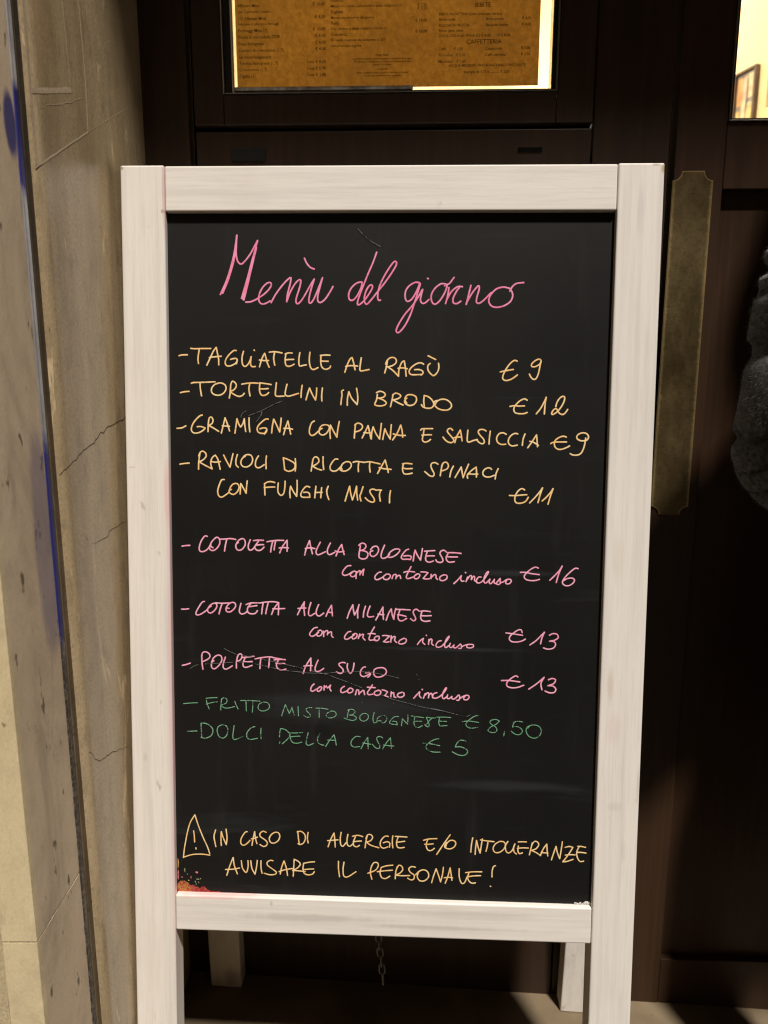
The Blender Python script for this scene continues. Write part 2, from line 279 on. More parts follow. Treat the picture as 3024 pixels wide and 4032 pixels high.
def m_fleece(name, a, b):
    n = NT(name, .95, .1); g = n.noise(160, detail=5, rough=.7); w = n.noise(18, detail=4)
    c = n.mix(n.ramp(g, .35, .7), a, b); c = n.mix(n.math('MULTIPLY', n.ramp(w, .4, .7), .4), c, a)
    n.col(c); n.bump(g, .6, .003); n.b.inputs['Sheen Weight'].default_value = .3; return n.m
WRITING = [
('menu_title','pink',2.06,'''-2094,-1531 -2009,-1344 -1938,-1120 -1898,-927 -1882,-811/-2065,-1516 -1994,-1351 -1930,-1150 -1894,-971 -1885,-823/-1882,-811 -1890,-942 -1890,-1061 -1869,-1135 -1830,-1162 -1784,-1127 -1714,-1038 -1660,-942 -1622,-875/-1622,-875 -1653,-986 -1692,-1135 -1739,-1314 -1786,-1463 -1813,-1568/-1650,-972 -1711,-1194 -1774,-1403 -1826,-1576/-1637,-960 -1689,-1165 -1744,-1388 -1799,-1601/-1668,-1046 -1739,-1314 -1810,-1575/-1681,-1075 -1747,-1314 -1821,-1571/-1829,-1576 -1799,-1598/-1775,-1625 -1718,-1622 -1641,-1590 -1548,-1530 -1478,-1463 -1452,-1410 -1467,-1385 -1509,-1395 -1563,-1448 -1602,-1523 -1613,-1590 -1594,-1635 -1556,-1650 -1502,-1630 -1468,-1609/-1456,-1630 -1394,-1522 -1301,-1403 -1240,-1343 -1206,-1325 -1217,-1403 -1248,-1522 -1260,-1619/-1260,-1619 -1225,-1522 -1163,-1410 -1110,-1355 -1084,-1358 -1094,-1432 -1133,-1552 -1145,-1612 -1130,-1644 -1094,-1626 -1041,-1552 -972,-1432 -915,-1343/-915,-1343 -949,-1447 -979,-1566 -982,-1619 -964,-1638 -926,-1596 -872,-1477 -812,-1325/-812,-1325 -842,-1432 -872,-1551 -869,-1611 -838,-1629 -780,-1588 -719,-1499 -681,-1432/-1038,-1090 -1010,-1150 -965,-1201 -916,-1221/-323,-1377 -383,-1389 -451,-1448 -485,-1523 -476,-1590 -433,-1599 -382,-1548 -331,-1448 -319,-1389/-141,-1018 -188,-1147 -247,-1281 -314,-1448 -364,-1582 -376,-1641 -359,-1657 -312,-1624 -267,-1573 -211,-1489 -189,-1439 -203,-1411 -237,-1431 -274,-1498 -291,-1582 -278,-1640 -252,-1645 -201,-1590 -134,-1506 -32,-1380 60,-1247 105,-1164 98,-1131 68,-1139 1,-1230 -75,-1364 -117,-1481 -124,-1565 -112,-1601 -90,-1598/394,-1388 343,-1380 267,-1422 222,-1489 218,-1572 244,-1614 295,-1589 345,-1514 386,-1422 394,-1388/403,-1397 379,-1480 338,-1614 288,-1765 222,-1900 154,-1984 120,-1993 111,-1959 144,-1883 220,-1765 313,-1656 396,-1530 433,-1463 417,-1530 406,-1597 428,-1635 466,-1630 513,-1588/492,-1333 499,-1337/726,-1405 666,-1396 591,-1446 541,-1530 547,-1613 585,-1647 644,-1605 702,-1513 732,-1430 726,-1405/704,-1421 760,-1396 793,-1355 818,-1321/756,-1443 745,-1530 718,-1638/729,-1596 779,-1504 837,-1449 879,-1429 922,-1433/896,-1429 846,-1496 809,-1579 815,-1630 858,-1638 905,-1609/1026,-1416 1005,-1512 973,-1646/980,-1621 1042,-1512 1100,-1437 1125,-1421 1129,-1462 1102,-1562 1098,-1621 1129,-1634 1179,-1604 1262,-1520 1279,-1504/1497,-1453 1429,-1437 1337,-1462 1263,-1545 1251,-1620 1291,-1670 1359,-1682 1443,-1661 1515,-1611 1542,-1545 1528,-1487 1489,-1445/1506,-1487 1531,-1437 1580,-1395 1672,-1382'''),
('dish_line','yellow',1.85,'''-2628,-2290 -2593,-2281 -2522,-2278/-2477,-2198 -2428,-2203 -2357,-2200 -2223,-2199/-2369,-2206 -2382,-2280 -2388,-2337 -2381,-2385/-2275,-2405 -2230,-2313 -2188,-2228 -2153,-2185/-2153,-2185 -2139,-2256 -2125,-2324 -2123,-2402/-2242,-2311 -2195,-2304 -2090,-2294/-1900,-2223 -1931,-2223 -1984,-2267 -2031,-2330 -2041,-2381 -2020,-2413 -1974,-2413 -1915,-2386 -1889,-2352/-1973,-2333 -1938,-2323 -1903,-2321 -1888,-2340 -1898,-2386/-1807,-2232 -1824,-2289 -1827,-2357 -1816,-2403 -1787,-2420 -1752,-2393 -1722,-2339 -1711,-2299/-1711,-2299 -1719,-2356 -1717,-2402 -1694,-2423 -1659,-2419/-1674,-2215 -1669,-2220/-1606,-2424 -1583,-2344 -1559,-2287 -1539,-2255/-1539,-2255 -1524,-2310 -1505,-2378 -1484,-2426/-1606,-2339 -1542,-2346 -1490,-2344/-1481,-2241 -1425,-2235 -1367,-2241 -1321,-2250/-1416,-2252 -1426,-2321 -1412,-2403/-1193,-2251 -1240,-2249 -1280,-2263/-1272,-2263 -1281,-2331 -1277,-2383 -1257,-2413 -1211,-2411 -1168,-2388/-1277,-2337 -1240,-2331 -1173,-2329/-1095,-2245 -1107,-2319 -1107,-2382 -1095,-2412 -1060,-2404 -1014,-2396/-968,-2239 -976,-2319 -971,-2392 -950,-2444 -915,-2452 -867,-2429/-715,-2275 -773,-2273 -836,-2279/-830,-2284 -832,-2353 -824,-2409 -795,-2443 -755,-2449 -714,-2426 -709,-2409/-828,-2347 -784,-2350 -738,-2350/-529,-2485 -495,-2385 -461,-2317 -438,-2303/-438,-2303 -420,-2362 -400,-2452/-518,-2413 -460,-2402 -368,-2407/-323,-2305 -334,-2384 -339,-2458 -310,-2466 -224,-2449/-28,-2490 -5,-2405 5,-2337/-17,-2382 0,-2337 39,-2303 85,-2300 114,-2325 112,-2365 69,-2399 12,-2416 -11,-2414/6,-2414 70,-2456 145,-2529/145,-2529 150,-2449 184,-2359 215,-2341/215,-2341 230,-2426 241,-2528/138,-2432 196,-2426 253,-2437/457,-2380 424,-2363 367,-2375 299,-2426 277,-2471 294,-2505 346,-2511 426,-2507/345,-2448 402,-2446 446,-2465 449,-2493 426,-2514/539,-2370 514,-2391 508,-2430 523,-2470 564,-2513 593,-2517 632,-2475 648,-2418 642,-2367/512,-2276 561,-2300 607,-2322/1616,-2336 1583,-2327 1536,-2360 1481,-2435 1445,-2515 1446,-2558 1484,-2576 1541,-2562 1588,-2533 1623,-2505/1411,-2469 1482,-2454 1571,-2438/1875,-2311 1837,-2330 1805,-2359 1792,-2387 1806,-2405 1849,-2400 1895,-2372 1911,-2344 1903,-2316 1875,-2311/1906,-2344 1898,-2400 1880,-2494 1853,-2551 1820,-2558 1791,-2532 1771,-2495'''),
('dish_line','yellow',1.85,'''-2617,-2752 -2564,-2740 -2507,-2735/-2476,-2633 -2445,-2624 -2327,-2621 -2172,-2613/-2365,-2626 -2361,-2704 -2347,-2790/-2116,-2628 -2175,-2645 -2216,-2692 -2217,-2743 -2182,-2774 -2117,-2781 -2058,-2748 -2032,-2696 -2046,-2650 -2093,-2628 -2139,-2631/-1973,-2644 -1979,-2736 -1992,-2814/-1979,-2719 -1973,-2655 -1958,-2609 -1934,-2609 -1905,-2638 -1906,-2678 -1941,-2718 -1982,-2730/-1982,-2736 -1930,-2770 -1871,-2795 -1824,-2781 -1801,-2755/-1833,-2641 -1777,-2631 -1695,-2625 -1625,-2628/-1730,-2633 -1742,-2700 -1728,-2786/-1607,-2624 -1543,-2630 -1459,-2643/-1602,-2630 -1608,-2710 -1590,-2768 -1555,-2781 -1515,-2767 -1491,-2744/-1604,-2697 -1555,-2699 -1497,-2693/-1392,-2620 -1401,-2698 -1406,-2766 -1386,-2789 -1293,-2786/-1258,-2639 -1275,-2708 -1281,-2766 -1246,-2788 -1194,-2776 -1112,-2751/-1066,-2650 -1077,-2730 -1080,-2801/-1017,-2830 -996,-2752 -973,-2683/-973,-2683 -938,-2763 -897,-2832/-897,-2832 -886,-2763 -882,-2683/-810,-2682 -819,-2774 -816,-2843/-545,-2706 -568,-2721 -562,-2761 -571,-2830 -576,-2887/-495,-2893 -493,-2807 -476,-2726/-476,-2726 -441,-2806 -371,-2886/-371,-2886 -363,-2817 -368,-2749 -380,-2682/-129,-2736 -89,-2718 -43,-2729 -17,-2758 -42,-2792 -100,-2804 -123,-2802/-117,-2758 -128,-2827 -147,-2867/-100,-2804 -42,-2826 -4,-2860 -24,-2889 -87,-2901 -145,-2890 -147,-2867/49,-2908 68,-2825 79,-2757/73,-2768 107,-2740 154,-2751 177,-2777 143,-2808 80,-2825/80,-2825 143,-2859 207,-2887/252,-2801 224,-2830 236,-2870 282,-2892 339,-2881 373,-2835 367,-2783 315,-2758 263,-2761 235,-2790 229,-2824 253,-2864/470,-2766 465,-2834 472,-2902/470,-2766 522,-2782 574,-2828 592,-2879 564,-2919 507,-2925 455,-2908 437,-2880/632,-2827 598,-2844 598,-2879 639,-2924 708,-2946 777,-2940 813,-2900 799,-2854 741,-2815 672,-2815 626,-2844 610,-2879/1751,-2815 1717,-2799 1661,-2825 1606,-2883 1588,-2930 1608,-2973 1665,-2984 1722,-2981 1755,-2967/1541,-2894 1606,-2883 1644,-2890 1720,-2886/1869,-2983 1920,-2918 1960,-2842 1987,-2778/1987,-2778 1975,-2861 1969,-2984/2108,-2893 2121,-2841 2152,-2789 2189,-2765 2213,-2774 2210,-2821 2179,-2888 2129,-2954 2073,-2991 2059,-2979 2072,-2945 2099,-2919 2123,-2926 2148,-2968 2187,-2990 2224,-2973 2256,-2925'''),
('dish_line','yellow',1.85,'''-2667,-3202 -2605,-3196 -2552,-3169/-2341,-3032 -2373,-3043 -2439,-3108 -2477,-3178 -2481,-3230 -2446,-3261 -2381,-3252 -2322,-3217 -2304,-3193/-2406,-3179 -2357,-3177 -2310,-3194/-2269,-3240 -2264,-3141 -2250,-3066 -2220,-3059 -2203,-3094 -2215,-3135 -2256,-3164/-2256,-3164 -2192,-3198 -2133,-3235/-2098,-3256 -2076,-3174 -2049,-3064/-2049,-3064 -2021,-3139 -1992,-3229/-2086,-3165 -2039,-3168 -1992,-3171/-1924,-3256 -1909,-3161 -1897,-3074/-1897,-3074 -1876,-3138 -1851,-3178/-1851,-3178 -1821,-3137 -1803,-3073/-1803,-3073 -1797,-3149 -1786,-3235/-1742,-3061 -1742,-3148 -1733,-3238/-1498,-3077 -1533,-3077 -1604,-3135 -1639,-3188 -1628,-3240 -1581,-3257 -1534,-3251 -1516,-3221 -1522,-3193 -1557,-3187 -1604,-3199/-1522,-3218 -1546,-3265/-1454,-3252 -1446,-3169 -1428,-3076/-1428,-3076 -1393,-3145 -1352,-3237/-1352,-3237 -1340,-3145 -1332,-3062/-1302,-3269 -1276,-3179 -1247,-3098/-1247,-3098 -1229,-3178 -1212,-3262/-1299,-3191 -1247,-3190 -1188,-3201/-911,-3095 -946,-3119 -972,-3194 -972,-3252 -946,-3277 -911,-3268 -870,-3233 -829,-3193/-812,-3187 -847,-3204 -847,-3251 -806,-3271 -759,-3250 -725,-3198 -725,-3157 -766,-3140 -818,-3152 -847,-3193/-707,-3313 -713,-3238 -707,-3145/-707,-3145 -672,-3214 -625,-3295/-625,-3295 -614,-3202 -595,-3098/-404,-3304 -399,-3223 -390,-3131/-399,-3143 -365,-3117 -318,-3131 -300,-3165 -329,-3206 -393,-3229/-305,-3303 -260,-3211 -231,-3147/-231,-3147 -213,-3222 -195,-3308/-283,-3236 -236,-3239 -201,-3236/-189,-3314 -184,-3233 -167,-3164/-167,-3164 -132,-3244 -85,-3313/-85,-3313 -74,-3221 -63,-3119/-44,-3318 -33,-3255 -19,-3186/-19,-3186 7,-3243 49,-3312/49,-3312 54,-3231 62,-3133/80,-3323 135,-3242 180,-3138/180,-3138 198,-3207 207,-3287/88,-3248 158,-3265 239,-3266/432,-3199 446,-3182 509,-3179 582,-3178/475,-3181 464,-3262 454,-3319 483,-3348 529,-3336 557,-3313/447,-3262 505,-3256 568,-3255/833,-3196 807,-3173 773,-3185 767,-3214 797,-3253 838,-3299 850,-3328 822,-3351 775,-3343 735,-3311 714,-3283/862,-3350 884,-3276 928,-3193/928,-3193 941,-3252 953,-3327/849,-3290 889,-3281 947,-3281/1023,-3194 1018,-3263 1017,-3326 1040,-3343 1086,-3325 1143,-3308/1249,-3201 1215,-3183 1169,-3187 1152,-3216 1176,-3256 1223,-3307 1230,-3347 1201,-3362 1161,-3342 1137,-3313/1303,-3203 1294,-3283 1291,-3364/1502,-3241 1462,-3222 1411,-3236 1383,-3288 1396,-3340 1442,-3368 1499,-3364/1645,-3234 1605,-3229 1554,-3264 1530,-3316 1539,-3361 1580,-3386 1643,-3374/1736,-3234 1713,-3302 1706,-3377/1775,-3405 1830,-3324 1879,-3244/1879,-3244 1887,-3312 1895,-3392/1796,-3325 1842,-3336 1906,-3375/2250,-3269 2210,-3258 2148,-3281 2104,-3327 2111,-3390 2152,-3422 2209,-3418 2265,-3394 2293,-3377/2059,-3351 2098,-3333 2252,-3329/2479,-3312 2433,-3313 2393,-3296 2377,-3268 2397,-3233 2453,-3213 2504,-3227 2525,-3266 2507,-3301 2479,-3316/2489,-3278 2485,-3318 2470,-3398 2438,-3467 2394,-3491 2337,-3491 2304,-3474'''),
('dish_line','yellow',1.85,'''-2635,-3657 -2576,-3647 -2516,-3642/-2396,-3719 -2392,-3620 -2375,-3514/-2391,-3550 -2372,-3503 -2337,-3488 -2302,-3514 -2296,-3554 -2332,-3596 -2386,-3626/-2386,-3626 -2315,-3666 -2221,-3712/-2221,-3712 -2238,-3642 -2219,-3571 -2178,-3538/-2178,-3538 -2149,-3582 -2131,-3652 -2117,-3716/-2238,-3618 -2184,-3627 -2113,-3619/-2071,-3535 -2031,-3616 -1990,-3688/-1990,-3688 -1971,-3604 -1950,-3516/-1894,-3527 -1912,-3591 -1913,-3656 -1884,-3687/-1794,-3549 -1836,-3579 -1851,-3637 -1824,-3678 -1771,-3683 -1718,-3648 -1698,-3589 -1717,-3537 -1765,-3526 -1806,-3544 -1836,-3585/-1623,-3542 -1653,-3589 -1665,-3647 -1653,-3684 -1612,-3691 -1550,-3652/-1521,-3541 -1529,-3611 -1526,-3702/-1306,-3562 -1298,-3632 -1289,-3713/-1306,-3562 -1242,-3585 -1171,-3625 -1154,-3665 -1177,-3712 -1242,-3734 -1286,-3713/-1154,-3572 -1148,-3653 -1154,-3729/-951,-3727 -940,-3657 -928,-3576/-934,-3599 -916,-3558 -887,-3546 -858,-3569 -854,-3610 -893,-3645 -934,-3663/-934,-3663 -875,-3697 -816,-3714/-799,-3545 -799,-3621 -791,-3705/-612,-3573 -647,-3573 -688,-3620 -711,-3672 -699,-3713 -658,-3727 -618,-3712 -583,-3677/-565,-3665 -583,-3683 -577,-3712 -530,-3725 -477,-3705 -440,-3658 -455,-3612 -507,-3604 -554,-3636 -571,-3677 -557,-3700/-417,-3611 -373,-3599 -280,-3610/-344,-3605 -352,-3663 -349,-3727/-274,-3610 -210,-3601 -140,-3614 -76,-3627/-204,-3609 -209,-3661 -200,-3731/-106,-3747 -58,-3660 -12,-3578/-12,-3578 12,-3659 30,-3734/-87,-3674 -23,-3688 64,-3695/209,-3624 255,-3616 327,-3623/220,-3622 209,-3692 228,-3747 280,-3751 332,-3739/209,-3674 256,-3685 331,-3681/655,-3623 620,-3604 579,-3612 566,-3647 586,-3699 610,-3745 593,-3778 553,-3769 517,-3740 490,-3718/686,-3768 696,-3698 707,-3634/701,-3652 724,-3605 764,-3599 788,-3639 771,-3680 719,-3703 696,-3704/850,-3645 822,-3703 806,-3782/873,-3789 909,-3725 948,-3655/948,-3655 961,-3724 974,-3788/974,-3788 1007,-3701 1040,-3619/1032,-3795 1027,-3758 1076,-3700 1136,-3655/1136,-3655 1142,-3722 1141,-3780/1034,-3741 1094,-3744 1157,-3743/1329,-3680 1300,-3661 1248,-3677 1220,-3721 1233,-3762 1279,-3779 1325,-3772 1365,-3755/1412,-3671 1387,-3731 1377,-3801'''),
('dish_line','yellow',1.85,'''-2066,-3848 -2098,-3851 -2128,-3910 -2152,-3993 -2141,-4051 -2106,-4075 -2058,-4050 -2004,-4009/-1974,-3973 -2004,-3985 -1993,-4020 -1945,-4037 -1898,-4001 -1874,-3942 -1897,-3898 -1950,-3902 -1986,-3944 -1998,-3979/-1862,-4030 -1858,-3966 -1853,-3895/-1853,-3895 -1820,-3953 -1785,-4018/-1785,-4018 -1779,-3941 -1770,-3861/-1543,-4038 -1545,-3962 -1548,-3892/-1548,-3897 -1513,-3874 -1466,-3867 -1416,-3878/-1551,-3944 -1489,-3938 -1416,-3935/-1371,-3884 -1377,-3948 -1372,-4007 -1336,-4042 -1301,-4012 -1287,-3935 -1283,-3859/-1219,-4069 -1224,-3993 -1213,-3923/-1213,-3923 -1177,-3993 -1136,-4051/-1136,-4051 -1130,-3957 -1130,-3846/-969,-3932 -1010,-3921 -1057,-3968 -1084,-4027 -1068,-4059 -1021,-4062 -968,-4061/-1045,-4000 -998,-3997 -972,-4016 -968,-4061/-889,-3919 -898,-3996 -904,-4066/-816,-3936 -822,-3995 -827,-4065/-898,-4001 -857,-3997 -810,-3997/-732,-3918 -751,-3970 -745,-4029 -724,-4087/-516,-4102 -487,-4002 -459,-3914/-459,-3914 -446,-4002 -423,-4089/-423,-4089 -394,-4001 -371,-3913/-371,-3913 -368,-4001 -356,-4088/-289,-3918 -318,-4012 -329,-4036 -314,-4100/-128,-3957 -166,-3946 -201,-3964 -195,-3999 -154,-4057 -142,-4098 -171,-4115 -224,-4093 -259,-4058/-125,-3961 -79,-3957 -55,-3960/-67,-3968 -80,-4021 -68,-4097/61,-3963 50,-4031 49,-4119/1749,-3935 1714,-3918 1669,-3948 1636,-4006 1629,-4064 1649,-4099 1701,-4104 1764,-4080 1797,-4027/1561,-4007 1636,-4008 1722,-3999 1777,-3995/1816,-4097 1883,-4026 1939,-3956 1972,-3907/1972,-3907 1945,-3991 1920,-4093/1971,-4072 2021,-4025 2071,-3966 2104,-3914/2104,-3914 2072,-4012 2046,-4111'''),
('dish_line','pink',1.85,'''-2622,-4713 -2572,-4704 -2521,-4701/-2293,-4581 -2325,-4577 -2373,-4644 -2398,-4722 -2393,-4769 -2357,-4781 -2309,-4762 -2260,-4714/-2248,-4684 -2266,-4714 -2255,-4755 -2213,-4763 -2165,-4730 -2129,-4664 -2140,-4605 -2170,-4591 -2206,-4617 -2248,-4672 -2248,-4707 -2219,-4727/-2134,-4616 -2068,-4613 -1991,-4605 -1923,-4616/-2039,-4613 -2057,-4687 -2070,-4768/-1890,-4654 -1920,-4679 -1920,-4726 -1891,-4756 -1843,-4743 -1801,-4683 -1806,-4623 -1836,-4603 -1884,-4625 -1914,-4667/-1735,-4617 -1759,-4682 -1760,-4730 -1736,-4753 -1700,-4735 -1676,-4699/-1694,-4628 -1640,-4621 -1563,-4622/-1628,-4633 -1670,-4693 -1676,-4723 -1647,-4752 -1599,-4749 -1557,-4709/-1658,-4687 -1616,-4680 -1563,-4677/-1519,-4641 -1474,-4631 -1391,-4620 -1302,-4619/-1444,-4630 -1462,-4702 -1472,-4771/-1408,-4627 -1420,-4689 -1427,-4743/-1355,-4781 -1320,-4700 -1260,-4616/-1260,-4616 -1258,-4687 -1260,-4758/-1361,-4718 -1308,-4711 -1243,-4716/-1032,-4804 -1012,-4721 -970,-4616/-970,-4616 -956,-4692 -933,-4786/-1025,-4721 -970,-4709 -901,-4719/-832,-4635 -874,-4719 -887,-4767 -867,-4799 -825,-4787 -763,-4756/-702,-4644 -736,-4717 -740,-4765 -715,-4796 -646,-4764/-629,-4809 -598,-4728 -557,-4661/-557,-4661 -543,-4727 -525,-4789/-639,-4745 -591,-4759 -529,-4748/-337,-4669 -303,-4641 -262,-4647 -245,-4682 -275,-4723 -323,-4738/-317,-4676 -330,-4752 -336,-4800/-316,-4731 -254,-4744 -220,-4771 -233,-4826 -281,-4845 -329,-4828 -336,-4793/-158,-4735 -190,-4750 -189,-4791 -151,-4811 -103,-4776 -83,-4721 -104,-4679 -152,-4683 -186,-4722/-8,-4661 -42,-4747 -52,-4810 -27,-4833 21,-4816 55,-4781/48,-4788 34,-4808 69,-4818 130,-4793 184,-4737 177,-4710 122,-4711 68,-4746 41,-4788/300,-4708 266,-4722 226,-4771 206,-4813 226,-4840 274,-4837 322,-4841/240,-4798 294,-4791 335,-4804 322,-4841/359,-4859 369,-4783 382,-4720/382,-4720 410,-4782 452,-4848/452,-4848 465,-4767 475,-4696/502,-4732 560,-4727 634,-4721/539,-4732 520,-4794 520,-4849 562,-4873 616,-4855/526,-4794 574,-4790 629,-4790/785,-4742 750,-4715 709,-4729 699,-4764 724,-4805 739,-4853 705,-4874 664,-4864 646,-4840/798,-4746 873,-4745 966,-4753/799,-4762 779,-4804 786,-4845 821,-4869 882,-4860/779,-4797 833,-4800 922,-4799'''),
('dish_line','pink',1.76,'''-439,-4931 -487,-4941 -535,-4998 -546,-5039 -521,-5060 -472,-5048 -424,-5017/-424,-5024 -445,-5045 -431,-5072 -390,-5069 -366,-5023 -390,-5002 -424,-5017/-371,-5096 -367,-5009/-366,-5030 -335,-4999 -317,-4998 -321,-5050/-321,-5046 -294,-5001 -270,-4975/-270,-4975 -278,-5014 -282,-5053/-46,-5010 -80,-5014 -124,-5060 -124,-5102 -86,-5106 -25,-5073/16,-5037 -18,-5066 -11,-5100 37,-5103 71,-5064 57,-5037 16,-5034/92,-5091 105,-5050 133,-5035 147,-5049 140,-5091/144,-5074 174,-5048 195,-5055 202,-5087/333,-4932 297,-5005 274,-5061 284,-5088 325,-5081 359,-5066/242,-5009 290,-4994 379,-5001/407,-5031 373,-5059 387,-5089 428,-5079 448,-5037 420,-5024 393,-5034/461,-4999 509,-4999 550,-5008/550,-5008 510,-5057 490,-5082/490,-5082 531,-5091 572,-5083/591,-5028 589,-5083/592,-5069 632,-5030 653,-5041 654,-5075 674,-5093/755,-5032 708,-5054 702,-5095 743,-5108 790,-5080 790,-5038 749,-5032/882,-5142 929,-5097 976,-5038/976,-5038 967,-5077 980,-5109 1011,-5108/1026,-4996 1031,-5001/1037,-5114 1055,-5056/1053,-5082 1086,-5036 1105,-5042 1103,-5084/1103,-5087 1130,-5042 1146,-5055 1142,-5093 1157,-5108/1225,-5053 1194,-5054 1167,-5093 1176,-5125 1208,-5128 1245,-5104 1288,-5046 1319,-4988 1312,-4981 1288,-5007 1264,-5065 1265,-5117 1290,-5129 1327,-5090/1339,-5077 1328,-5116 1347,-5138 1378,-5108 1396,-5079/1396,-5079 1391,-5115 1410,-5134 1441,-5101 1472,-5062 1466,-5094 1473,-5126 1448,-5146 1423,-5137/1473,-5120 1511,-5110 1548,-5080 1592,-5075 1611,-5098 1587,-5131 1549,-5135 1538,-5112 1554,-5086/1946,-4926 1908,-4914 1846,-4947 1785,-5006 1771,-5044 1799,-5076 1862,-5088 1925,-5083 1965,-5069/1722,-4984 1784,-4983 1860,-4998 1961,-5009/2095,-5080 2162,-5012 2216,-4948 2246,-4896/2246,-4896 2205,-4999 2177,-5108/2447,-4925 2409,-4921 2348,-4971 2288,-5036 2254,-5100 2278,-5138 2329,-5147 2384,-5117 2408,-5072 2376,-5047 2313,-5054 2270,-5081'''),
('dish_line','pink',1.81,'''-2640,-5537 -2595,-5538 -2546,-5530/-2338,-5431 -2370,-5443 -2419,-5517 -2450,-5578 -2445,-5608 -2402,-5605 -2342,-5570 -2299,-5533/-2250,-5490 -2293,-5521 -2296,-5563 -2263,-5583 -2215,-5555 -2178,-5500 -2184,-5458 -2220,-5453 -2268,-5484 -2299,-5533/-2194,-5446 -2112,-5451 -2016,-5445/-2106,-5454 -2130,-5518 -2149,-5591/-2016,-5516 -2052,-5516 -2053,-5552 -2017,-5566 -1968,-5539 -1930,-5484 -1944,-5442 -1992,-5440 -2040,-5480 -2058,-5522/-1860,-5446 -1878,-5513 -1882,-5561 -1855,-5588 -1813,-5578 -1782,-5554/-1794,-5463 -1728,-5440 -1620,-5438/-1734,-5450 -1776,-5511 -1770,-5565 -1729,-5583 -1675,-5576 -1647,-5539/-1770,-5493 -1728,-5486 -1654,-5473/-1614,-5438 -1536,-5425 -1441,-5418 -1369,-5429/-1572,-5441 -1584,-5508 -1591,-5580/-1506,-5431 -1525,-5507 -1539,-5579/-1463,-5587 -1429,-5505 -1371,-5429/-1371,-5429 -1371,-5504 -1375,-5588/-1447,-5511 -1381,-5510 -1291,-5505/-1125,-5583 -1089,-5508 -1036,-5413/-1036,-5413 -1042,-5495 -1032,-5589/-1119,-5502 -1077,-5496 -1018,-5494/-952,-5421 -976,-5506 -982,-5572 -958,-5596 -899,-5559/-851,-5446 -877,-5510 -881,-5570 -845,-5597 -785,-5556/-756,-5598 -726,-5525 -685,-5452/-685,-5452 -679,-5524 -672,-5590/-726,-5543 -672,-5548/-482,-5619 -453,-5532 -409,-5441/-409,-5441 -402,-5507 -387,-5573/-387,-5573 -352,-5506 -329,-5436/-329,-5436 -346,-5518 -345,-5612/-246,-5456 -267,-5529 -274,-5599/-187,-5453 -210,-5516 -221,-5576 -197,-5597 -141,-5587/-112,-5632 -67,-5549 -21,-5462/-21,-5462 -20,-5536 -14,-5623/-85,-5555 -44,-5561 -8,-5562/22,-5634 51,-5547 86,-5486/86,-5486 98,-5558 120,-5620/120,-5620 128,-5546 145,-5479/151,-5491 215,-5490 328,-5494/198,-5496 175,-5569 182,-5623 223,-5640 285,-5605/169,-5559 216,-5565 276,-5579/446,-5510 410,-5483 375,-5499 369,-5535 394,-5583 400,-5618 371,-5635 335,-5608/463,-5509 510,-5503 587,-5511/481,-5509 464,-5575 477,-5623 524,-5640 583,-5631/470,-5566 523,-5568 600,-5563'''),
('dish_line','pink',1.72,'''-868,-5745 -910,-5755 -958,-5813 -967,-5844 -940,-5865 -898,-5848 -856,-5805/-850,-5807 -874,-5836 -862,-5860 -820,-5847 -803,-5804 -827,-5780 -856,-5793/-785,-5864 -785,-5792/-785,-5816 -749,-5785 -731,-5791 -737,-5839/-737,-5827 -701,-5802 -683,-5802 -683,-5850 -662,-5872/-433,-5791 -469,-5798 -510,-5853 -510,-5889 -475,-5892 -421,-5857/-386,-5832 -415,-5857 -409,-5887 -368,-5874 -350,-5832 -374,-5814 -409,-5833/-317,-5819 -335,-5880/-332,-5861 -296,-5830 -267,-5824 -278,-5866 -248,-5900/-128,-5725 -172,-5804 -197,-5877 -183,-5901 -136,-5894 -106,-5899/-210,-5817 -160,-5810 -118,-5817/-89,-5844 -124,-5863 -124,-5900 -88,-5905 -65,-5874 -71,-5844 -100,-5851/-23,-5837 18,-5834 66,-5841/66,-5841 25,-5885 -11,-5915/-11,-5915 31,-5923 60,-5914/89,-5835 84,-5920/87,-5883 119,-5846 143,-5852 131,-5894 161,-5924/250,-5868 202,-5893 185,-5930 221,-5943 274,-5922 285,-5879 249,-5866/428,-5943 469,-5888 504,-5863/504,-5863 493,-5911 523,-5941/540,-5820 544,-5825/575,-5874 570,-5940/572,-5904 598,-5867 616,-5885 609,-5927 635,-5951/732,-5888 691,-5902 665,-5952 686,-5976 734,-5965 788,-5908 835,-5836 828,-5829 794,-5879 775,-5950 796,-5978 830,-5949/850,-5920 837,-5963 865,-5976 898,-5940/898,-5940 892,-5971 920,-5979 960,-5946 981,-5925 995,-5960 988,-5984 961,-5984/1002,-5959 1049,-5937 1097,-5929 1145,-5933 1142,-5964 1098,-5976 1060,-5965 1070,-5930/1764,-5762 1749,-5725 1702,-5735 1621,-5800 1602,-5849 1637,-5883 1712,-5885 1773,-5867 1807,-5845/1557,-5770 1655,-5782 1771,-5797/1866,-5921 1944,-5863 2003,-5799 2047,-5752/2047,-5752 2017,-5827 2002,-5904/2112,-5790 2152,-5768 2206,-5774 2225,-5816 2181,-5852 2114,-5867/2114,-5867 2175,-5873 2193,-5914 2164,-5957 2096,-5972 2041,-5956'''),
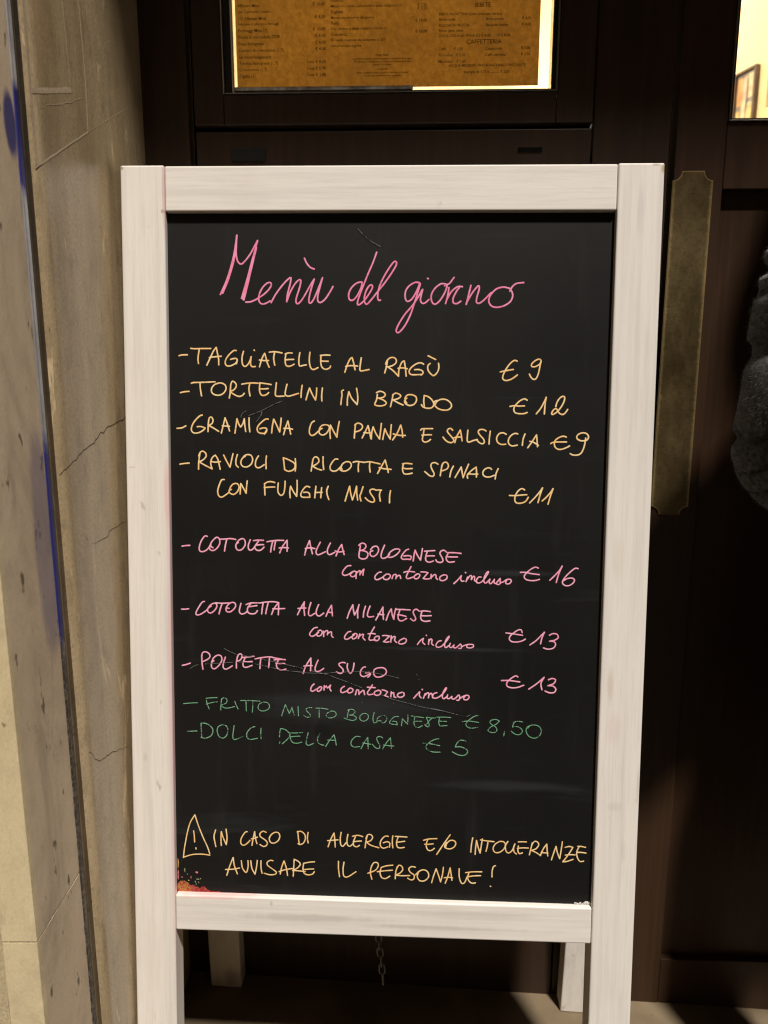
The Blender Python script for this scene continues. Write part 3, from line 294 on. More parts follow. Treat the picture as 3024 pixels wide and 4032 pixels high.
('dish_line','pink',1.81,'''-2639,-6284 -2586,-6271 -2534,-6251/-2368,-6330 -2379,-6242 -2382,-6144/-2382,-6168 -2372,-6113 -2335,-6096 -2287,-6117 -2273,-6160 -2306,-6197 -2373,-6229/-2222,-6214 -2252,-6239 -2253,-6300 -2217,-6322 -2156,-6274 -2116,-6199 -2130,-6145 -2178,-6140 -2227,-6177 -2252,-6233/-2070,-6162 -2095,-6236 -2101,-6297 -2071,-6323 -2029,-6308 -1980,-6276/-1926,-6306 -1925,-6220 -1907,-6146/-1919,-6183 -1900,-6128 -1864,-6115 -1852,-6145 -1871,-6194 -1919,-6214/-1846,-6163 -1780,-6156 -1696,-6144/-1810,-6162 -1838,-6230 -1835,-6279 -1799,-6293 -1720,-6264/-1835,-6218 -1780,-6219 -1720,-6213/-1681,-6178 -1587,-6158 -1491,-6147 -1419,-6160 -1323,-6177/-1605,-6176 -1614,-6238 -1618,-6305/-1491,-6156 -1497,-6223 -1503,-6290/-1431,-6185 -1359,-6177 -1284,-6179/-1371,-6184 -1401,-6239 -1389,-6294 -1335,-6320 -1277,-6304/-1407,-6227 -1359,-6232 -1293,-6231/-1051,-6357 -1017,-6259 -951,-6150/-951,-6150 -951,-6233 -955,-6319/-1041,-6259 -993,-6252 -933,-6251/-856,-6176 -885,-6244 -897,-6305 -867,-6329 -825,-6316 -783,-6284/-503,-6205 -544,-6200 -586,-6219 -574,-6249 -532,-6291 -532,-6328 -568,-6347 -616,-6329/-473,-6213 -478,-6266 -460,-6320 -436,-6344 -406,-6307 -393,-6245 -389,-6206/-240,-6254 -270,-6261 -305,-6311 -301,-6365 -263,-6383 -215,-6363 -179,-6338/-239,-6333 -191,-6326 -173,-6350 -209,-6390/-79,-6263 -126,-6288 -132,-6349 -96,-6385 -36,-6378 23,-6340 29,-6291 -13,-6259 -79,-6263'''),
('dish_line','pink',1.81,'''-909,-6495 -939,-6526 -954,-6576 -927,-6593 -879,-6562/-837,-6536 -867,-6561 -861,-6592 -825,-6579 -807,-6535 -837,-6530/-774,-6513 -779,-6572/-777,-6547 -747,-6516 -735,-6546 -693,-6506/-693,-6506 -705,-6545 -687,-6582/-513,-6517 -549,-6542 -561,-6585 -537,-6603 -477,-6577/-441,-6539 -471,-6571 -459,-6603 -417,-6594 -399,-6557 -429,-6539/-369,-6626 -351,-6562 -327,-6567/-327,-6567 -321,-6622/-321,-6610 -279,-6572 -261,-6566 -249,-6621/-148,-6490 -190,-6558 -213,-6595 -195,-6622 -141,-6612/-214,-6522 -178,-6524 -112,-6526/-64,-6561 -112,-6575 -123,-6612 -87,-6629 -46,-6610 -40,-6573 -70,-6558/-22,-6554 13,-6560 49,-6577/49,-6577 26,-6614 8,-6633/8,-6633 56,-6641/97,-6576 92,-6643/95,-6607 127,-6582 134,-6642 158,-6648/240,-6579 187,-6598 181,-6635 223,-6647 265,-6621 258,-6585/390,-6655 431,-6605 466,-6568/466,-6568 461,-6617 485,-6647/497,-6534 501,-6539/515,-6652 538,-6590/538,-6609 567,-6578 585,-6589 580,-6644/582,-6620 609,-6583 627,-6601 634,-6643/688,-6574 647,-6589 634,-6632 666,-6650 717,-6630 771,-6579 812,-6514 802,-6508 771,-6565 758,-6629 779,-6653 820,-6621/827,-6599 821,-6642 849,-6649 883,-6619/883,-6619 883,-6648 911,-6654 945,-6625 972,-6596 984,-6631 973,-6667 946,-6668/987,-6643 1041,-6609 1090,-6600 1104,-6629 1077,-6660 1042,-6658 1035,-6633 1062,-6601/1724,-6343 1696,-6329 1642,-6361 1586,-6419 1590,-6469 1652,-6488 1727,-6480 1802,-6450/1516,-6395 1615,-6393 1750,-6408/1868,-6500 1952,-6439 2026,-6374 2059,-6341/2059,-6341 2020,-6424 2036,-6505/2115,-6372 2162,-6353 2206,-6370 2184,-6420 2110,-6450/2110,-6450 2179,-6455 2214,-6497 2188,-6540 2126,-6541 2078,-6521'''),
('dish_line','green',1.16,'''-2630,-6797 -2538,-6787 -2446,-6780/-2289,-6863 -2313,-6804 -2328,-6743/-2330,-6718 -2257,-6710 -2178,-6705/-2328,-6798 -2270,-6778 -2178,-6761/-2137,-6872 -2136,-6800 -2123,-6719/-2129,-6732 -2099,-6706 -2056,-6724 -2063,-6774 -2130,-6806/-2130,-6812 -2088,-6842 -2027,-6841 -1954,-6820/-1951,-6752 -1930,-6808 -1908,-6854/-1874,-6738 -1759,-6736 -1620,-6741/-1802,-6743 -1802,-6805 -1799,-6876/-1711,-6743 -1714,-6815 -1721,-6892/-1566,-6750 -1626,-6776 -1645,-6826 -1621,-6864 -1566,-6871 -1505,-6841 -1493,-6797 -1523,-6758 -1578,-6752/-1334,-6929 -1306,-6842 -1285,-6780/-1285,-6780 -1257,-6841 -1233,-6896/-1233,-6896 -1209,-6846 -1197,-6812/-1197,-6812 -1185,-6864 -1167,-6919/-1118,-6801 -1116,-6862 -1112,-6926/-938,-6811 -986,-6816 -1016,-6841 -962,-6902 -956,-6930 -998,-6943 -1046,-6916/-883,-6817 -817,-6816 -727,-6828/-841,-6825 -841,-6880 -841,-6940/-684,-6853 -732,-6879 -750,-6916 -720,-6942 -659,-6938 -617,-6900 -636,-6858 -684,-6850/-450,-6829 -467,-6884 -473,-6934/-467,-6835 -420,-6819 -371,-6845 -395,-6889 -443,-6902/-431,-6896 -371,-6913 -353,-6943 -395,-6971 -467,-6958 -515,-6941/-263,-6873 -305,-6905 -305,-6954 -262,-6978 -209,-6952 -197,-6903 -227,-6873 -275,-6877/-122,-6858 -137,-6926 -124,-6997 -83,-6980/-71,-6967 -35,-6966 -10,-6997 31,-6971 43,-6921 7,-6895 -47,-6905 -83,-6943 -83,-6980/192,-6905 144,-6907 97,-6951 79,-6994 115,-7008 175,-7014/121,-6969 169,-6974 179,-7014/235,-7025 246,-6929/246,-6929 276,-6965 313,-7001/313,-7001 318,-6939 317,-6878/365,-6891 431,-6900 520,-6910/407,-6906 396,-6974 409,-7029 457,-7044 504,-7018/402,-6964 444,-6961 497,-6959/675,-6909 622,-6913 562,-6903/556,-6909 575,-6951 593,-6994 588,-7033 552,-7020 540,-7001/634,-6913 593,-6951 563,-6995/693,-6900 776,-6897 871,-6901/729,-6905 718,-6960 731,-7013 778,-7014 826,-7007/724,-6952 771,-6953 819,-6954/1226,-6865 1173,-6879 1103,-6935 1068,-6985 1099,-7027 1152,-7035 1223,-7021/1026,-6952 1103,-6941 1234,-6957/1500,-6932 1458,-6912 1399,-6922 1378,-6953 1406,-6983 1448,-7006 1473,-7049 1450,-7084 1391,-7085 1355,-7058 1389,-7014 1459,-6976 1500,-6932/1570,-7068 1560,-7132/1795,-6937 1742,-6929 1689,-6945 1673,-7007/1673,-7007 1732,-6999 1786,-7029 1799,-7071 1758,-7109 1699,-7098 1657,-7063/1909,-6977 1862,-7002 1846,-7052 1877,-7118 1949,-7150 2013,-7121 2043,-7059 2021,-6998 1968,-6975 1903,-6979 1868,-7021'''),
('dish_line','green',1.29,'''-2580,-7171 -2457,-7162/-2401,-7054 -2398,-7154 -2394,-7247/-2401,-7054 -2334,-7059 -2261,-7107 -2243,-7163 -2274,-7226 -2348,-7259 -2403,-7248/-2126,-7073 -2175,-7099 -2188,-7161 -2164,-7229 -2116,-7253 -2067,-7220 -2044,-7145 -2066,-7084 -2126,-7070/-1962,-7078 -1975,-7168 -1981,-7231 -1957,-7268 -1847,-7221/-1688,-7084 -1743,-7107 -1792,-7170 -1793,-7232 -1750,-7260 -1653,-7241/-1606,-7103 -1610,-7172 -1606,-7249/-1363,-7215 -1358,-7153 -1349,-7103/-1349,-7103 -1288,-7114 -1221,-7174/-1234,-7212 -1264,-7250 -1325,-7307/-1364,-7302 -1359,-7283/-1234,-7156 -1155,-7158 -1058,-7148/-1230,-7162 -1222,-7224 -1191,-7285 -1131,-7296 -1070,-7280/-1228,-7212 -1167,-7204 -1094,-7198/-985,-7150 -1004,-7231 -1010,-7299 -979,-7320 -913,-7291/-831,-7158 -858,-7215 -858,-7277 -816,-7307 -780,-7312/-755,-7331 -706,-7249 -646,-7170/-646,-7170 -628,-7234 -616,-7306/-731,-7243 -682,-7242 -622,-7244/-303,-7187 -357,-7184 -411,-7235 -423,-7291 -386,-7327 -308,-7319/-290,-7347 -248,-7262 -203,-7193/-203,-7193 -200,-7261 -197,-7345/-266,-7269 -224,-7276 -164,-7284/-9,-7194 -45,-7176 -87,-7196 -74,-7245 -44,-7300 -55,-7337 -97,-7332 -142,-7284/-7,-7342 40,-7261 93,-7191/93,-7191 100,-7259 107,-7333/4,-7290 65,-7297 137,-7301/721,-7188 662,-7202 585,-7253 556,-7303 593,-7351 665,-7368 748,-7366/517,-7252 615,-7258 735,-7280/1073,-7210 1008,-7199 961,-7237 938,-7293/938,-7293 1009,-7289 1081,-7320 1100,-7357 1059,-7401 976,-7397 901,-7358'''),
('warning_sign','yellow',1.59,'''-2661,-8913 -2643,-8773 -2604,-8569 -2561,-8419 -2498,-8311/-2498,-8311 -2453,-8458 -2393,-8616 -2333,-8753 -2303,-8848/-2303,-8867 -2406,-8856 -2541,-8866 -2661,-8907/-2518,-8535 -2509,-8609 -2506,-8689/-2490,-8768 -2488,-8787'''),
('allergy_notice','yellow',1.68,'''-2222,-8515 -2244,-8601 -2234,-8675 -2221,-8744/-2147,-8725 -2151,-8630 -2145,-8534/-2145,-8534 -2120,-8618 -2080,-8713/-2080,-8713 -2069,-8616 -2081,-8498/-1798,-8525 -1827,-8535 -1879,-8621 -1884,-8685 -1854,-8716 -1807,-8693 -1761,-8644/-1735,-8712 -1719,-8616 -1698,-8522/-1698,-8522 -1689,-8605 -1668,-8687/-1743,-8622 -1704,-8616 -1663,-8595/-1545,-8526 -1586,-8511 -1627,-8544 -1622,-8587 -1571,-8622 -1530,-8663 -1540,-8706 -1581,-8724 -1627,-8696/-1458,-8539 -1499,-8588 -1494,-8652 -1448,-8674 -1386,-8638 -1361,-8573 -1381,-8526 -1427,-8522 -1478,-8556 -1504,-8610/-1123,-8499 -1114,-8588 -1103,-8671/-1130,-8506 -1077,-8498 -1030,-8537 -1021,-8599 -1050,-8662 -1097,-8681 -1117,-8668/-984,-8509 -994,-8585 -984,-8653/-718,-8700 -686,-8602 -640,-8508/-640,-8508 -629,-8601 -623,-8700/-725,-8615 -666,-8609 -586,-8599/-545,-8495 -557,-8585 -549,-8667 -520,-8687 -481,-8637/-455,-8520 -468,-8596 -461,-8664 -427,-8684 -388,-8648/-395,-8545 -323,-8529 -259,-8545/-356,-8551 -382,-8620 -375,-8675 -335,-8688 -302,-8666/-382,-8620 -335,-8612 -276,-8606/-227,-8698 -217,-8615 -198,-8525/-217,-8574 -198,-8521 -152,-8514 -127,-8551 -157,-8600 -210,-8618/-210,-8618 -150,-8661 -45,-8692/79,-8531 33,-8532 -19,-8595 -25,-8664 15,-8697 74,-8675/14,-8622 67,-8604 100,-8626 94,-8681/138,-8522 132,-8604 140,-8687/171,-8528 243,-8530 325,-8533/210,-8533 189,-8603 199,-8671 238,-8686 291,-8675/192,-8609 244,-8601 296,-8592/545,-8571 611,-8551 718,-8542/598,-8560 579,-8632 600,-8699 646,-8709 688,-8676/559,-8625 612,-8624 671,-8615/893,-8484 810,-8612 720,-8759/849,-8590 823,-8632 830,-8666 896,-8678 948,-8649 969,-8600 946,-8564 894,-8562 849,-8604 837,-8652/1189,-8518 1175,-8601 1167,-8713/1224,-8743 1229,-8654 1239,-8551/1239,-8551 1261,-8639 1289,-8723/1289,-8723 1300,-8638 1315,-8528/1291,-8542 1370,-8553 1468,-8561/1389,-8560 1382,-8621 1366,-8697/1539,-8555 1481,-8598 1457,-8660 1484,-8707 1542,-8705 1600,-8655 1618,-8593 1591,-8557 1539,-8555/1649,-8552 1618,-8614 1626,-8682 1660,-8711 1704,-8679 1723,-8638 1741,-8583/1741,-8583 1723,-8638 1737,-8699 1764,-8719/1786,-8554 1838,-8550 1889,-8551/1787,-8609 1782,-8677 1803,-8715 1841,-8702/1775,-8643 1840,-8634 1918,-8634/1933,-8727 1950,-8644 1967,-8562/1962,-8589 1993,-8541 2032,-8546 2052,-8587 2015,-8642 1957,-8665/1957,-8665 2016,-8690 2076,-8729/2076,-8733 2112,-8639 2156,-8572/2156,-8572 2162,-8651 2173,-8735/2088,-8688 2127,-8693 2172,-8695/2222,-8786 2249,-8689 2277,-8600/2277,-8600 2297,-8688 2329,-8766/2329,-8766 2345,-8645 2357,-8534/2396,-8610 2447,-8595 2496,-8607/2496,-8607 2438,-8711 2370,-8808/2370,-8808 2427,-8800 2502,-8770/2399,-8715 2463,-8707 2528,-8708/2557,-8591 2602,-8590 2660,-8601/2574,-8597 2546,-8673 2562,-8754 2596,-8798 2640,-8789/2553,-8673 2604,-8671 2667,-8679'''),
('allergy_notice','yellow',1.68,'''-2076,-9140 -2036,-9010 -1989,-8889/-1989,-8889 -1974,-8998 -1934,-9116/-2093,-9060 -1995,-9052 -1904,-9033/-1879,-8930 -1866,-9026 -1825,-9089 -1804,-9078 -1788,-9002 -1790,-8925/-1752,-8926 -1737,-9033 -1696,-9112/-1696,-9112 -1675,-9009 -1664,-8918/-1615,-8922 -1615,-9018 -1601,-9095/-1454,-8917 -1490,-8912 -1531,-8940 -1526,-8983 -1459,-9034 -1408,-9075 -1429,-9106 -1501,-9113 -1573,-9094/-1357,-9100 -1336,-8998 -1305,-8914/-1305,-8914 -1274,-9017 -1259,-9115/-1372,-9066 -1305,-9040 -1192,-9015/-1183,-9123 -1177,-9019 -1170,-8887/-1170,-8887 -1117,-8913 -1087,-8954 -1130,-9010 -1190,-9040/-1190,-9044 -1117,-9045 -1023,-9055/-897,-8913 -970,-8922 -1037,-8938/-1043,-8938 -1053,-9015 -1037,-9077 -983,-9099 -923,-9083 -901,-9051/-1050,-9029 -983,-9019 -910,-9013/-579,-8896 -578,-8999 -564,-9110/-506,-8907 -518,-9011 -505,-9101 -451,-9106 -346,-9033/-133,-9130 -154,-9041 -141,-8957 -109,-8901 -62,-8899 -49,-8940 -88,-9004 -187,-9049/142,-8927 63,-8937 -2,-8960/-9,-8960 -26,-9036 -1,-9105 52,-9114 104,-9080/-61,-9024 38,-9007 140,-8996/177,-9113 183,-9016 202,-8946/196,-8974 221,-8925 261,-8937 275,-8985 236,-9035 183,-9060/183,-9064 276,-9068 368,-9062/439,-8945 393,-8937 354,-8969 374,-9016 427,-9056 421,-9111 382,-9122 342,-9100/486,-9006 467,-9075 501,-9129 567,-9127 618,-9070 604,-9002 551,-8976 492,-8999 447,-9048/659,-9152 684,-9054 715,-8957/715,-8957 750,-9052 777,-9137/777,-9137 802,-9023 811,-8933/838,-9154 870,-9063 900,-8938/900,-8938 915,-9034 926,-9110/824,-9079 876,-9070 933,-9075/1019,-8948 1020,-9045 1041,-9127 1068,-9153 1100,-9125 1119,-9069/1105,-8998 1209,-8983 1316,-8980/1150,-8992 1132,-9068 1159,-9123 1199,-9142 1236,-9134/1125,-9055 1223,-9038 1302,-9033/1494,-8889 1466,-8906 1451,-8975 1452,-9047/1433,-9174 1438,-9178'''),
('scratch','grey',0.56,'''-379,-733 -293,-824 -207,-890 -96,-952/-1744,-3034 -1591,-2975 -1427,-2893 -1311,-2846/-1574,-2981 -1586,-3033/-1844,-3056 -1838,-3028 -1814,-2998 -1779,-2975/-1761,-2966 -1755,-2970/-1580,-2985 -1592,-3031 -1627,-3084 -1651,-3113/-2087,-6046 -2021,-6081 -1925,-6122/-1852,-6133 -1780,-6144 -1696,-6148/-1587,-6182 -1539,-6190 -1431,-6209 -1251,-6248 -1070,-6281/-2538,-6325 -2483,-6287 -2422,-6267/-2337,-6259 -2155,-6243 -1974,-6227/-1925,-6224 -1780,-6223 -1714,-6228/-1696,-6240 -1551,-6267 -1371,-6308 -1251,-6325 -1070,-6339/-1197,-6330 -1113,-6337 -1017,-6347 -933,-6349 -837,-6350 -777,-6351 -693,-6340 -598,-6329/-550,-6329 -359,-6318 -263,-6318 -120,-6331 47,-6358 214,-6397/-1197,-6263 -1125,-6276 -1053,-6296/-945,-6316 -861,-6338 -741,-6363 -597,-6415 -477,-6455 -285,-6530/-22,-6622 50,-6651 122,-6676 301,-6718 481,-6763 636,-6793 785,-6817/184,-6361 190,-6364/421,-6337 430,-6349/452,-6404 458,-6412/-284,-6720 -278,-6728/123,-6722 129,-6727/625,-6785 744,-6807 864,-6837 983,-6865 1078,-6881 1125,-6855'''),
]
# ------------------------------------------------------------------ ground
JX_ = -0.338
def floor_z(x): return -0.05 * x
bm = bmesh.new()
NX = 60
vs = {}
def gx(i): return -8 + 16 * i / NX
for i in range(NX + 1):
    for j in range(NX + 1):
        x, y = gx(i), -12 + 13.28 * j / NX
        zz = floor_z(max(-3, min(3, x)))
        vs[i, j] = bm.verts.new((x, y, zz))
for i in range(NX):
    for j in range(NX): bm.faces.new((vs[i,j], vs[i+1,j], vs[i+1,j+1], vs[i,j+1]))
m = NT('dark_street_stone', .7, .3); g = m.noise(3, detail=6, dist=.5); f = m.noise(60, detail=4)
c = m.mix(m.ramp(g, .3, .7), (.035, .029, .023), (.06, .05, .04)); m.col(c); m.bump(f, .4, .003)
tag(link('pavement', bm, m.m), kind='structure')
m = NT('threshold_stone', .6, .35); g = m.noise(5, detail=6, dist=.5); f = m.noise(60, detail=4); sp = m.noise(45, detail=2)
c = m.mix(m.ramp(g, .3, .7), (.13, .098, .058), (.22, .17, .11)); c = m.mix(m.math('MULTIPLY', m.ramp(f, .5, .8), .4), c, (.18, .135, .08))
c = m.mix(m.math('MULTIPLY', m.ramp(sp, .72, .77), .8), c, (.04, .03, .02)); m.col(c); m.bump(f, .3, .0015)
bm = bmesh.new(); rows = []
for i in range(41):
    x = JX_ + (1.16 - JX_) * i / 40; rows.append([bm.verts.new((x, y, floor_z(x) + .004 + (.0012 * noise.noise(Vector((x * 12, y * 12, 0)))))) for y in [.70 + .0125 * j for j in range(41)]])
for i in range(40):
    for j in range(40): bm.faces.new((rows[i][j], rows[i+1][j], rows[i+1][j+1], rows[i][j+1]))
tag(link('threshold_paving', bm, m.m, None, True), kind='structure')

# ------------------------------------------------------------------ stone doorway
JX = -0.338
M_pale = m_stone('pale_limestone', (.56, .46, .28), (.68, .57, .37), (.10, .07, .04), .8, .8, .3, .8)
BLUE = (.012, .016, .11)
M_pil = m_stone('grey_limestone', (.36, .285, .20), (.46, .37, .265), (.10, .08, .06), .75, .7, .35, 1.0, bumpk=.55)
M_jamb = m_stone('polished_marble', (.40, .305, .18), (.56, .44, .275), (.07, .05, .03), .85, .32, .5, 1.2, bumpk=.3, streak=(4, 4, .5), scr=.7)
M_pale_line = m_stone('lit_edge_and_scratch_marble', (.60, .48, .33), (.72, .60, .42), (.2, .15, .1), .2, .5, .4, .5)
M_crack = m_plain('crack_dirt', (.11, .085, .055), .9, .1)
dw = empty('stone_doorway', (JX, .63, 0))
tag(dw, 'weathered stone doorway with beige pilaster and polished side jamb left of the menu board', 'doorway')
def inroot(o, root):
    """children are written in world numbers; shift them to the root's frame"""
    o.parent = root; o.matrix_parent_inverse = root.matrix_world.inverted(); return o
def world_child(name, bm, mats, root, smooth=False):
    o = link(name, bm, mats, None, smooth); inv = root.matrix_world.inverted()
    o.data.transform(inv); o.parent = root; return o
bpy.context.view_layer.update()
# pilaster: two blocks with a joint, the front strip pale, the returning side grey
m2 = NT('pilaster_limestone', .75, .3)
# the side that turns towards the door is greyer, dirtier and paint-stained; the front face is the pale dressed stone
g = m2.noise(5, (1, 1, .4), 6, .6, dist=.4); f = m2.noise(38, (1, 1, .7), 5, .65); sp = m2.noise(48, (1, 1, .45), 3, .6)
x_, y_, z_ = m2.sep()
side = m2.ramp(m2.math('ADD', y_, m2.math('MULTIPLY', m2.math('SUBTRACT', f, .5), .006)), .0035, .010)
cs = m2.mix(m2.ramp(g, .3, .72), (.66, .53, .37), (.79, .66, .49)); cf = m2.mix(m2.ramp(g, .3, .72), (.72, .60, .36), (.84, .72, .46))
gr = m2.noise(420, (1, 1, .6), 3, .7)
c = m2.mix(side, cf, cs)
c = m2.mix(m2.math('MULTIPLY', m2.ramp(f, .45, .8), .3), c, (.42, .33, .23))
c = m2.mix(m2.math('MULTIPLY', m2.ramp(gr, .35, .75), .25), c, (.36, .28, .2))
st_ = m2.noise(10, (1, 1, .5), 6, .7, (4, 2, 7), .8); c = m2.mix(m2.math('MULTIPLY', m2.ramp(st_, .46, .68), .5), c, (.33, .265, .19))
st2 = m2.noise(24, (1, 1, .3), 5, .7, (1, 8, 3)); c = m2.mix(m2.math('MULTIPLY', m2.ramp(st2, .56, .70), .45), c, (.26, .21, .15))
c = m2.mix(m2.math('MULTIPLY', m2.ramp(sp, .63, .69), .85), c, (.11, .08, .05))
for (cc, rr, k, col) in (((0, .092, 1.27), (.03, .012, .030), .92, (.03, .033, .19)), ((0, .088, .88), (.03, .022, .12), .65, (.22, .18, .25))):
    e = m2.ellipse(cc, rr); q = m2.noise(45, (1, 1, .35), 4, .7)
    c = m2.mix(m2.math('MULTIPLY', m2.ramp(m2.math('ADD', e, m2.math('MULTIPLY', m2.math('SUBTRACT', q, .5), .55)), 1.15, .7), k), c, col)
m2.col(c); m2.bump(m2.math('ADD', m2.noise(60, (1, 1, .8), 4, .6), m2.math('MULTIPLY', sp, .8)), .25, .0012)
for (z0, z1, sd) in ((-.06, .5035, 1), (.5052, 2.62, 2)):
    bm = bmesh.new(); grid_block(bm, JX - .034, JX, .63, .7325, z0, z1, .008, .00012, sd, 14, .0005)
    world_child('pilaster_block', bm, m2.m, dw)
bm = bmesh.new(); box(bm, JX - .033, JX - .0007, .6307, .7320, .5028, .5060); world_child('joint_mortar', bm, m_plain('dirty_mortar', (.07, .05, .03), .9, .1), dw)
bm = bmesh.new(); grid_block(bm, JX - .9, JX - .0365, .634, .80, -.06, 2.62, .03, .0003, 5, 14, .004)
world_child('wall_stone', bm, M_pale, dw)
# scraped metal corner bead between the pilaster and the shutter channel, sprayed blue in two places
m3 = NT('scraped_corner_bead', .45, .5, .3)
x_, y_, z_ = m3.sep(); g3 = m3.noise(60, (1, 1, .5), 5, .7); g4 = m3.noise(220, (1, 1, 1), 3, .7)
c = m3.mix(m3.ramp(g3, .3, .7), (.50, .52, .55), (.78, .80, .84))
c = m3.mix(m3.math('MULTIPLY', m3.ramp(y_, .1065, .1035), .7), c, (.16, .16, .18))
low = m3.ramp(m3.math('ADD', z_, m3.math('MULTIPLY', m3.math('SUBTRACT', g3, .5), .25)), .86, .74)
c = m3.mix(low, c, m3.mix(m3.ramp(g4, .45, .65), (.05, .042, .034), (.20, .17, .13)))
for (zc, rz) in ((1.262, .05), (.882, .11)):
    e = m3.ellipse((0, .106, zc), (.05, .05, rz)); c = m3.mix(m3.math('MULTIPLY', m3.ramp(m3.math('ADD', e, m3.math('MULTIPLY', m3.math('SUBTRACT', g3, .5), .5)), 1.1, .8), .97), c, (.022, .026, .22))
m3.col(c); m3.bump(g4, .3, .0008)
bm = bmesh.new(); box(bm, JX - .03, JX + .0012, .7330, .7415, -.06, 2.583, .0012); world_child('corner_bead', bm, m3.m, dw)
bm = bmesh.new(); box(bm, JX - .034, JX - .007, .7420, .7655, -.06, 2.583); box(bm, JX - .0068, JX - .0035, .7545, .7655, -.06, 2.583, .0005)
mc = NT('rusty_channel_iron', .75, .3); x_, y_, z_ = mc.sep(); g = mc.noise(40, (1, 1, .3), 5, .7); g2 = mc.noise(160, (1, 1, 1), 2)
c = mc.mix(mc.ramp(z_, 1.3, .75), mc.mix(mc.ramp(g, .35, .7), (.030, .022, .013), (.06, .045, .027)), mc.mix(mc.ramp(g, .35, .7), (.12, .085, .045), (.20, .145, .085))); c = mc.mix(mc.ramp(g2, .6, .75), c, (.03, .025, .02)); mc.col(c); mc.bump(g2, .4, .001)
world_child('shutter_channel', bm, mc.m, dw)
# jamb slab with cracks, scratches and flat pale lines painting in light-catching edges
bm = bmesh.new(); grid_block(bm, JX - .05, JX, .7655, 1.20, -.06, 2.62, .025, .00008, 8, 9, .0012)
jw = lambda y, z, h: (JX + .00012 + h, y, z)
V2 = lambda l: [Vector(q) for q in l]
def jag(pts, st=.006, a=.004):
    P = spline(V2(pts), st); return [p + Vector((noise.noise(Vector((p.x*90, p.y*90, 1))), noise.noise(Vector((p.x*90, p.y*90, 8))))) * a for p in P]
def jrib(pts, w, h, mi, t=0.0): ribbon(bm, pts, w, jw, h, t, mi)
jrib(jag([(.764, .945), (.80, .955), (.85, .968), (.91, .984), (.969, .992), (1.02, 1.01)]), .0013, .00008, 1, .6)
jrib(jag([(.833, .855), (.87, .852), (.898, .858), (.949, .859)]), .0010, .00006, 1, .8)
jrib(jag([(.781, .623), (.807, .598), (.85, .585), (.907, .562)]), .0011, .00006, 1, .7)
lit_edge = lambda pts, w, h: jrib(spline(V2(pts), .012), w, h, 2)
lit_edge([(.773, 1.316), (.817, 1.331), (.868, 1.349)], .0052, .00003)
lit_edge([(.8675, 1.352), (.866, 1.392), (.862, 1.434), (.858, 1.60)], .0022, .00003)
lit_edge([(.910, 1.322), (.912, 1.36), (.912, 1.392), (.908, 1.454), (.900, 1.6)], .0026, .00003)
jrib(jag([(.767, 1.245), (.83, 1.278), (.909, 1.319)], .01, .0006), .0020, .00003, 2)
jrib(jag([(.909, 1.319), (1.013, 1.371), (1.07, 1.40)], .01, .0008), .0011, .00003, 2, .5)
lit_edge([(.7700, 1.25), (.7698, 1.34), (.7690, 1.6)], .006, .00003)
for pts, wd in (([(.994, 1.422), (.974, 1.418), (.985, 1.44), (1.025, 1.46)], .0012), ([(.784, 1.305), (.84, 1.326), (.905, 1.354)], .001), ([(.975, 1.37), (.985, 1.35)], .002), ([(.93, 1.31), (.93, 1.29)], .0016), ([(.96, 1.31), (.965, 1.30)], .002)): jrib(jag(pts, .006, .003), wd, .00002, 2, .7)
world_child('jamb_slab', bm, [M_jamb, M_crack, M_pale_line], dw, True)
# lintel, wall above and the other jamb (out of the picture, they shade the upper door)
bm = bmesh.new(); grid_block(bm, JX - .9, 1.9, .475, 1.21, 2.585 + .09, 2.95, .12, .001, 3); 
bmesh.ops.translate(bm, verts=bm.verts, vec=(0, 0, -.09))
world_child('lintel', bm, M_pale, dw)
bm = bmesh.new(); grid_block(bm, 1.16, 1.24, .68, 1.20, -.12, 2.583, .05, .0008, 6); world_child('jamb_slab', bm, M_jamb, dw, True)
bm = bmesh.new(); grid_block(bm, 1.2405, 1.9, .634, .80, -.12, 2.583, .06, .001, 7); world_child('wall_stone', bm, M_pale, dw)
bm = bmesh.new(); box(bm, JX - .9, 1.9, .70, 1.2, 2.8615, 4.4); world_child('wall_stone', bm, M_pale, dw)

# ------------------------------------------------------------------ doors (door frame of reference: s along the door, y depth, z up)
DM = Matrix.Translation((0, 1.112, 0)) @ Matrix.Rotation(-.03, 4, 'Z')
M_d = m_door('dark_brown_door_paint'); M_d2 = m_door('dark_brown_door_wood', (.043, .0215, .0108)); M_black = m_plain('black_gap', (.004, .004, .004), .8, .1)
M_trim = m_plain('dull_steel_trim', (.42, .40, .36), .28, .5, 1.0, .15, 60); M_rub = m_plain('black_rubber_seal', (.012, .012, .012), .5, .3)
fr = empty('door_frame', mat=DM); tag(fr, 'dark brown fixed door frame behind the board, posts beside the stone jamb and between the two leaves', 'door frame')
bm = bmesh.new(); box(bm, -.37, -.2735, 0, .06, -.05, 2.05, .0015); link('post', bm, M_d, fr)
bm = bmesh.new(); box(bm, .2905, .3965, .002, .06, -.05, 2.05, .0015); link('post', bm, M_d, fr)
bm = bmesh.new(); box(bm, -.37, 1.25, .012, .06, 2.0505, 2.583); link('head_rail', bm, M_d, fr)
bm = bmesh.new(); box(bm, -.2730, -.2655, .022, .03, -.05, 2.05); box(bm, .2880, .2900, .022, .03, -.05, 2.05); box(bm, .397, .4035, .022, .03, -.05, 2.05); link('seal', bm, M_black, fr)
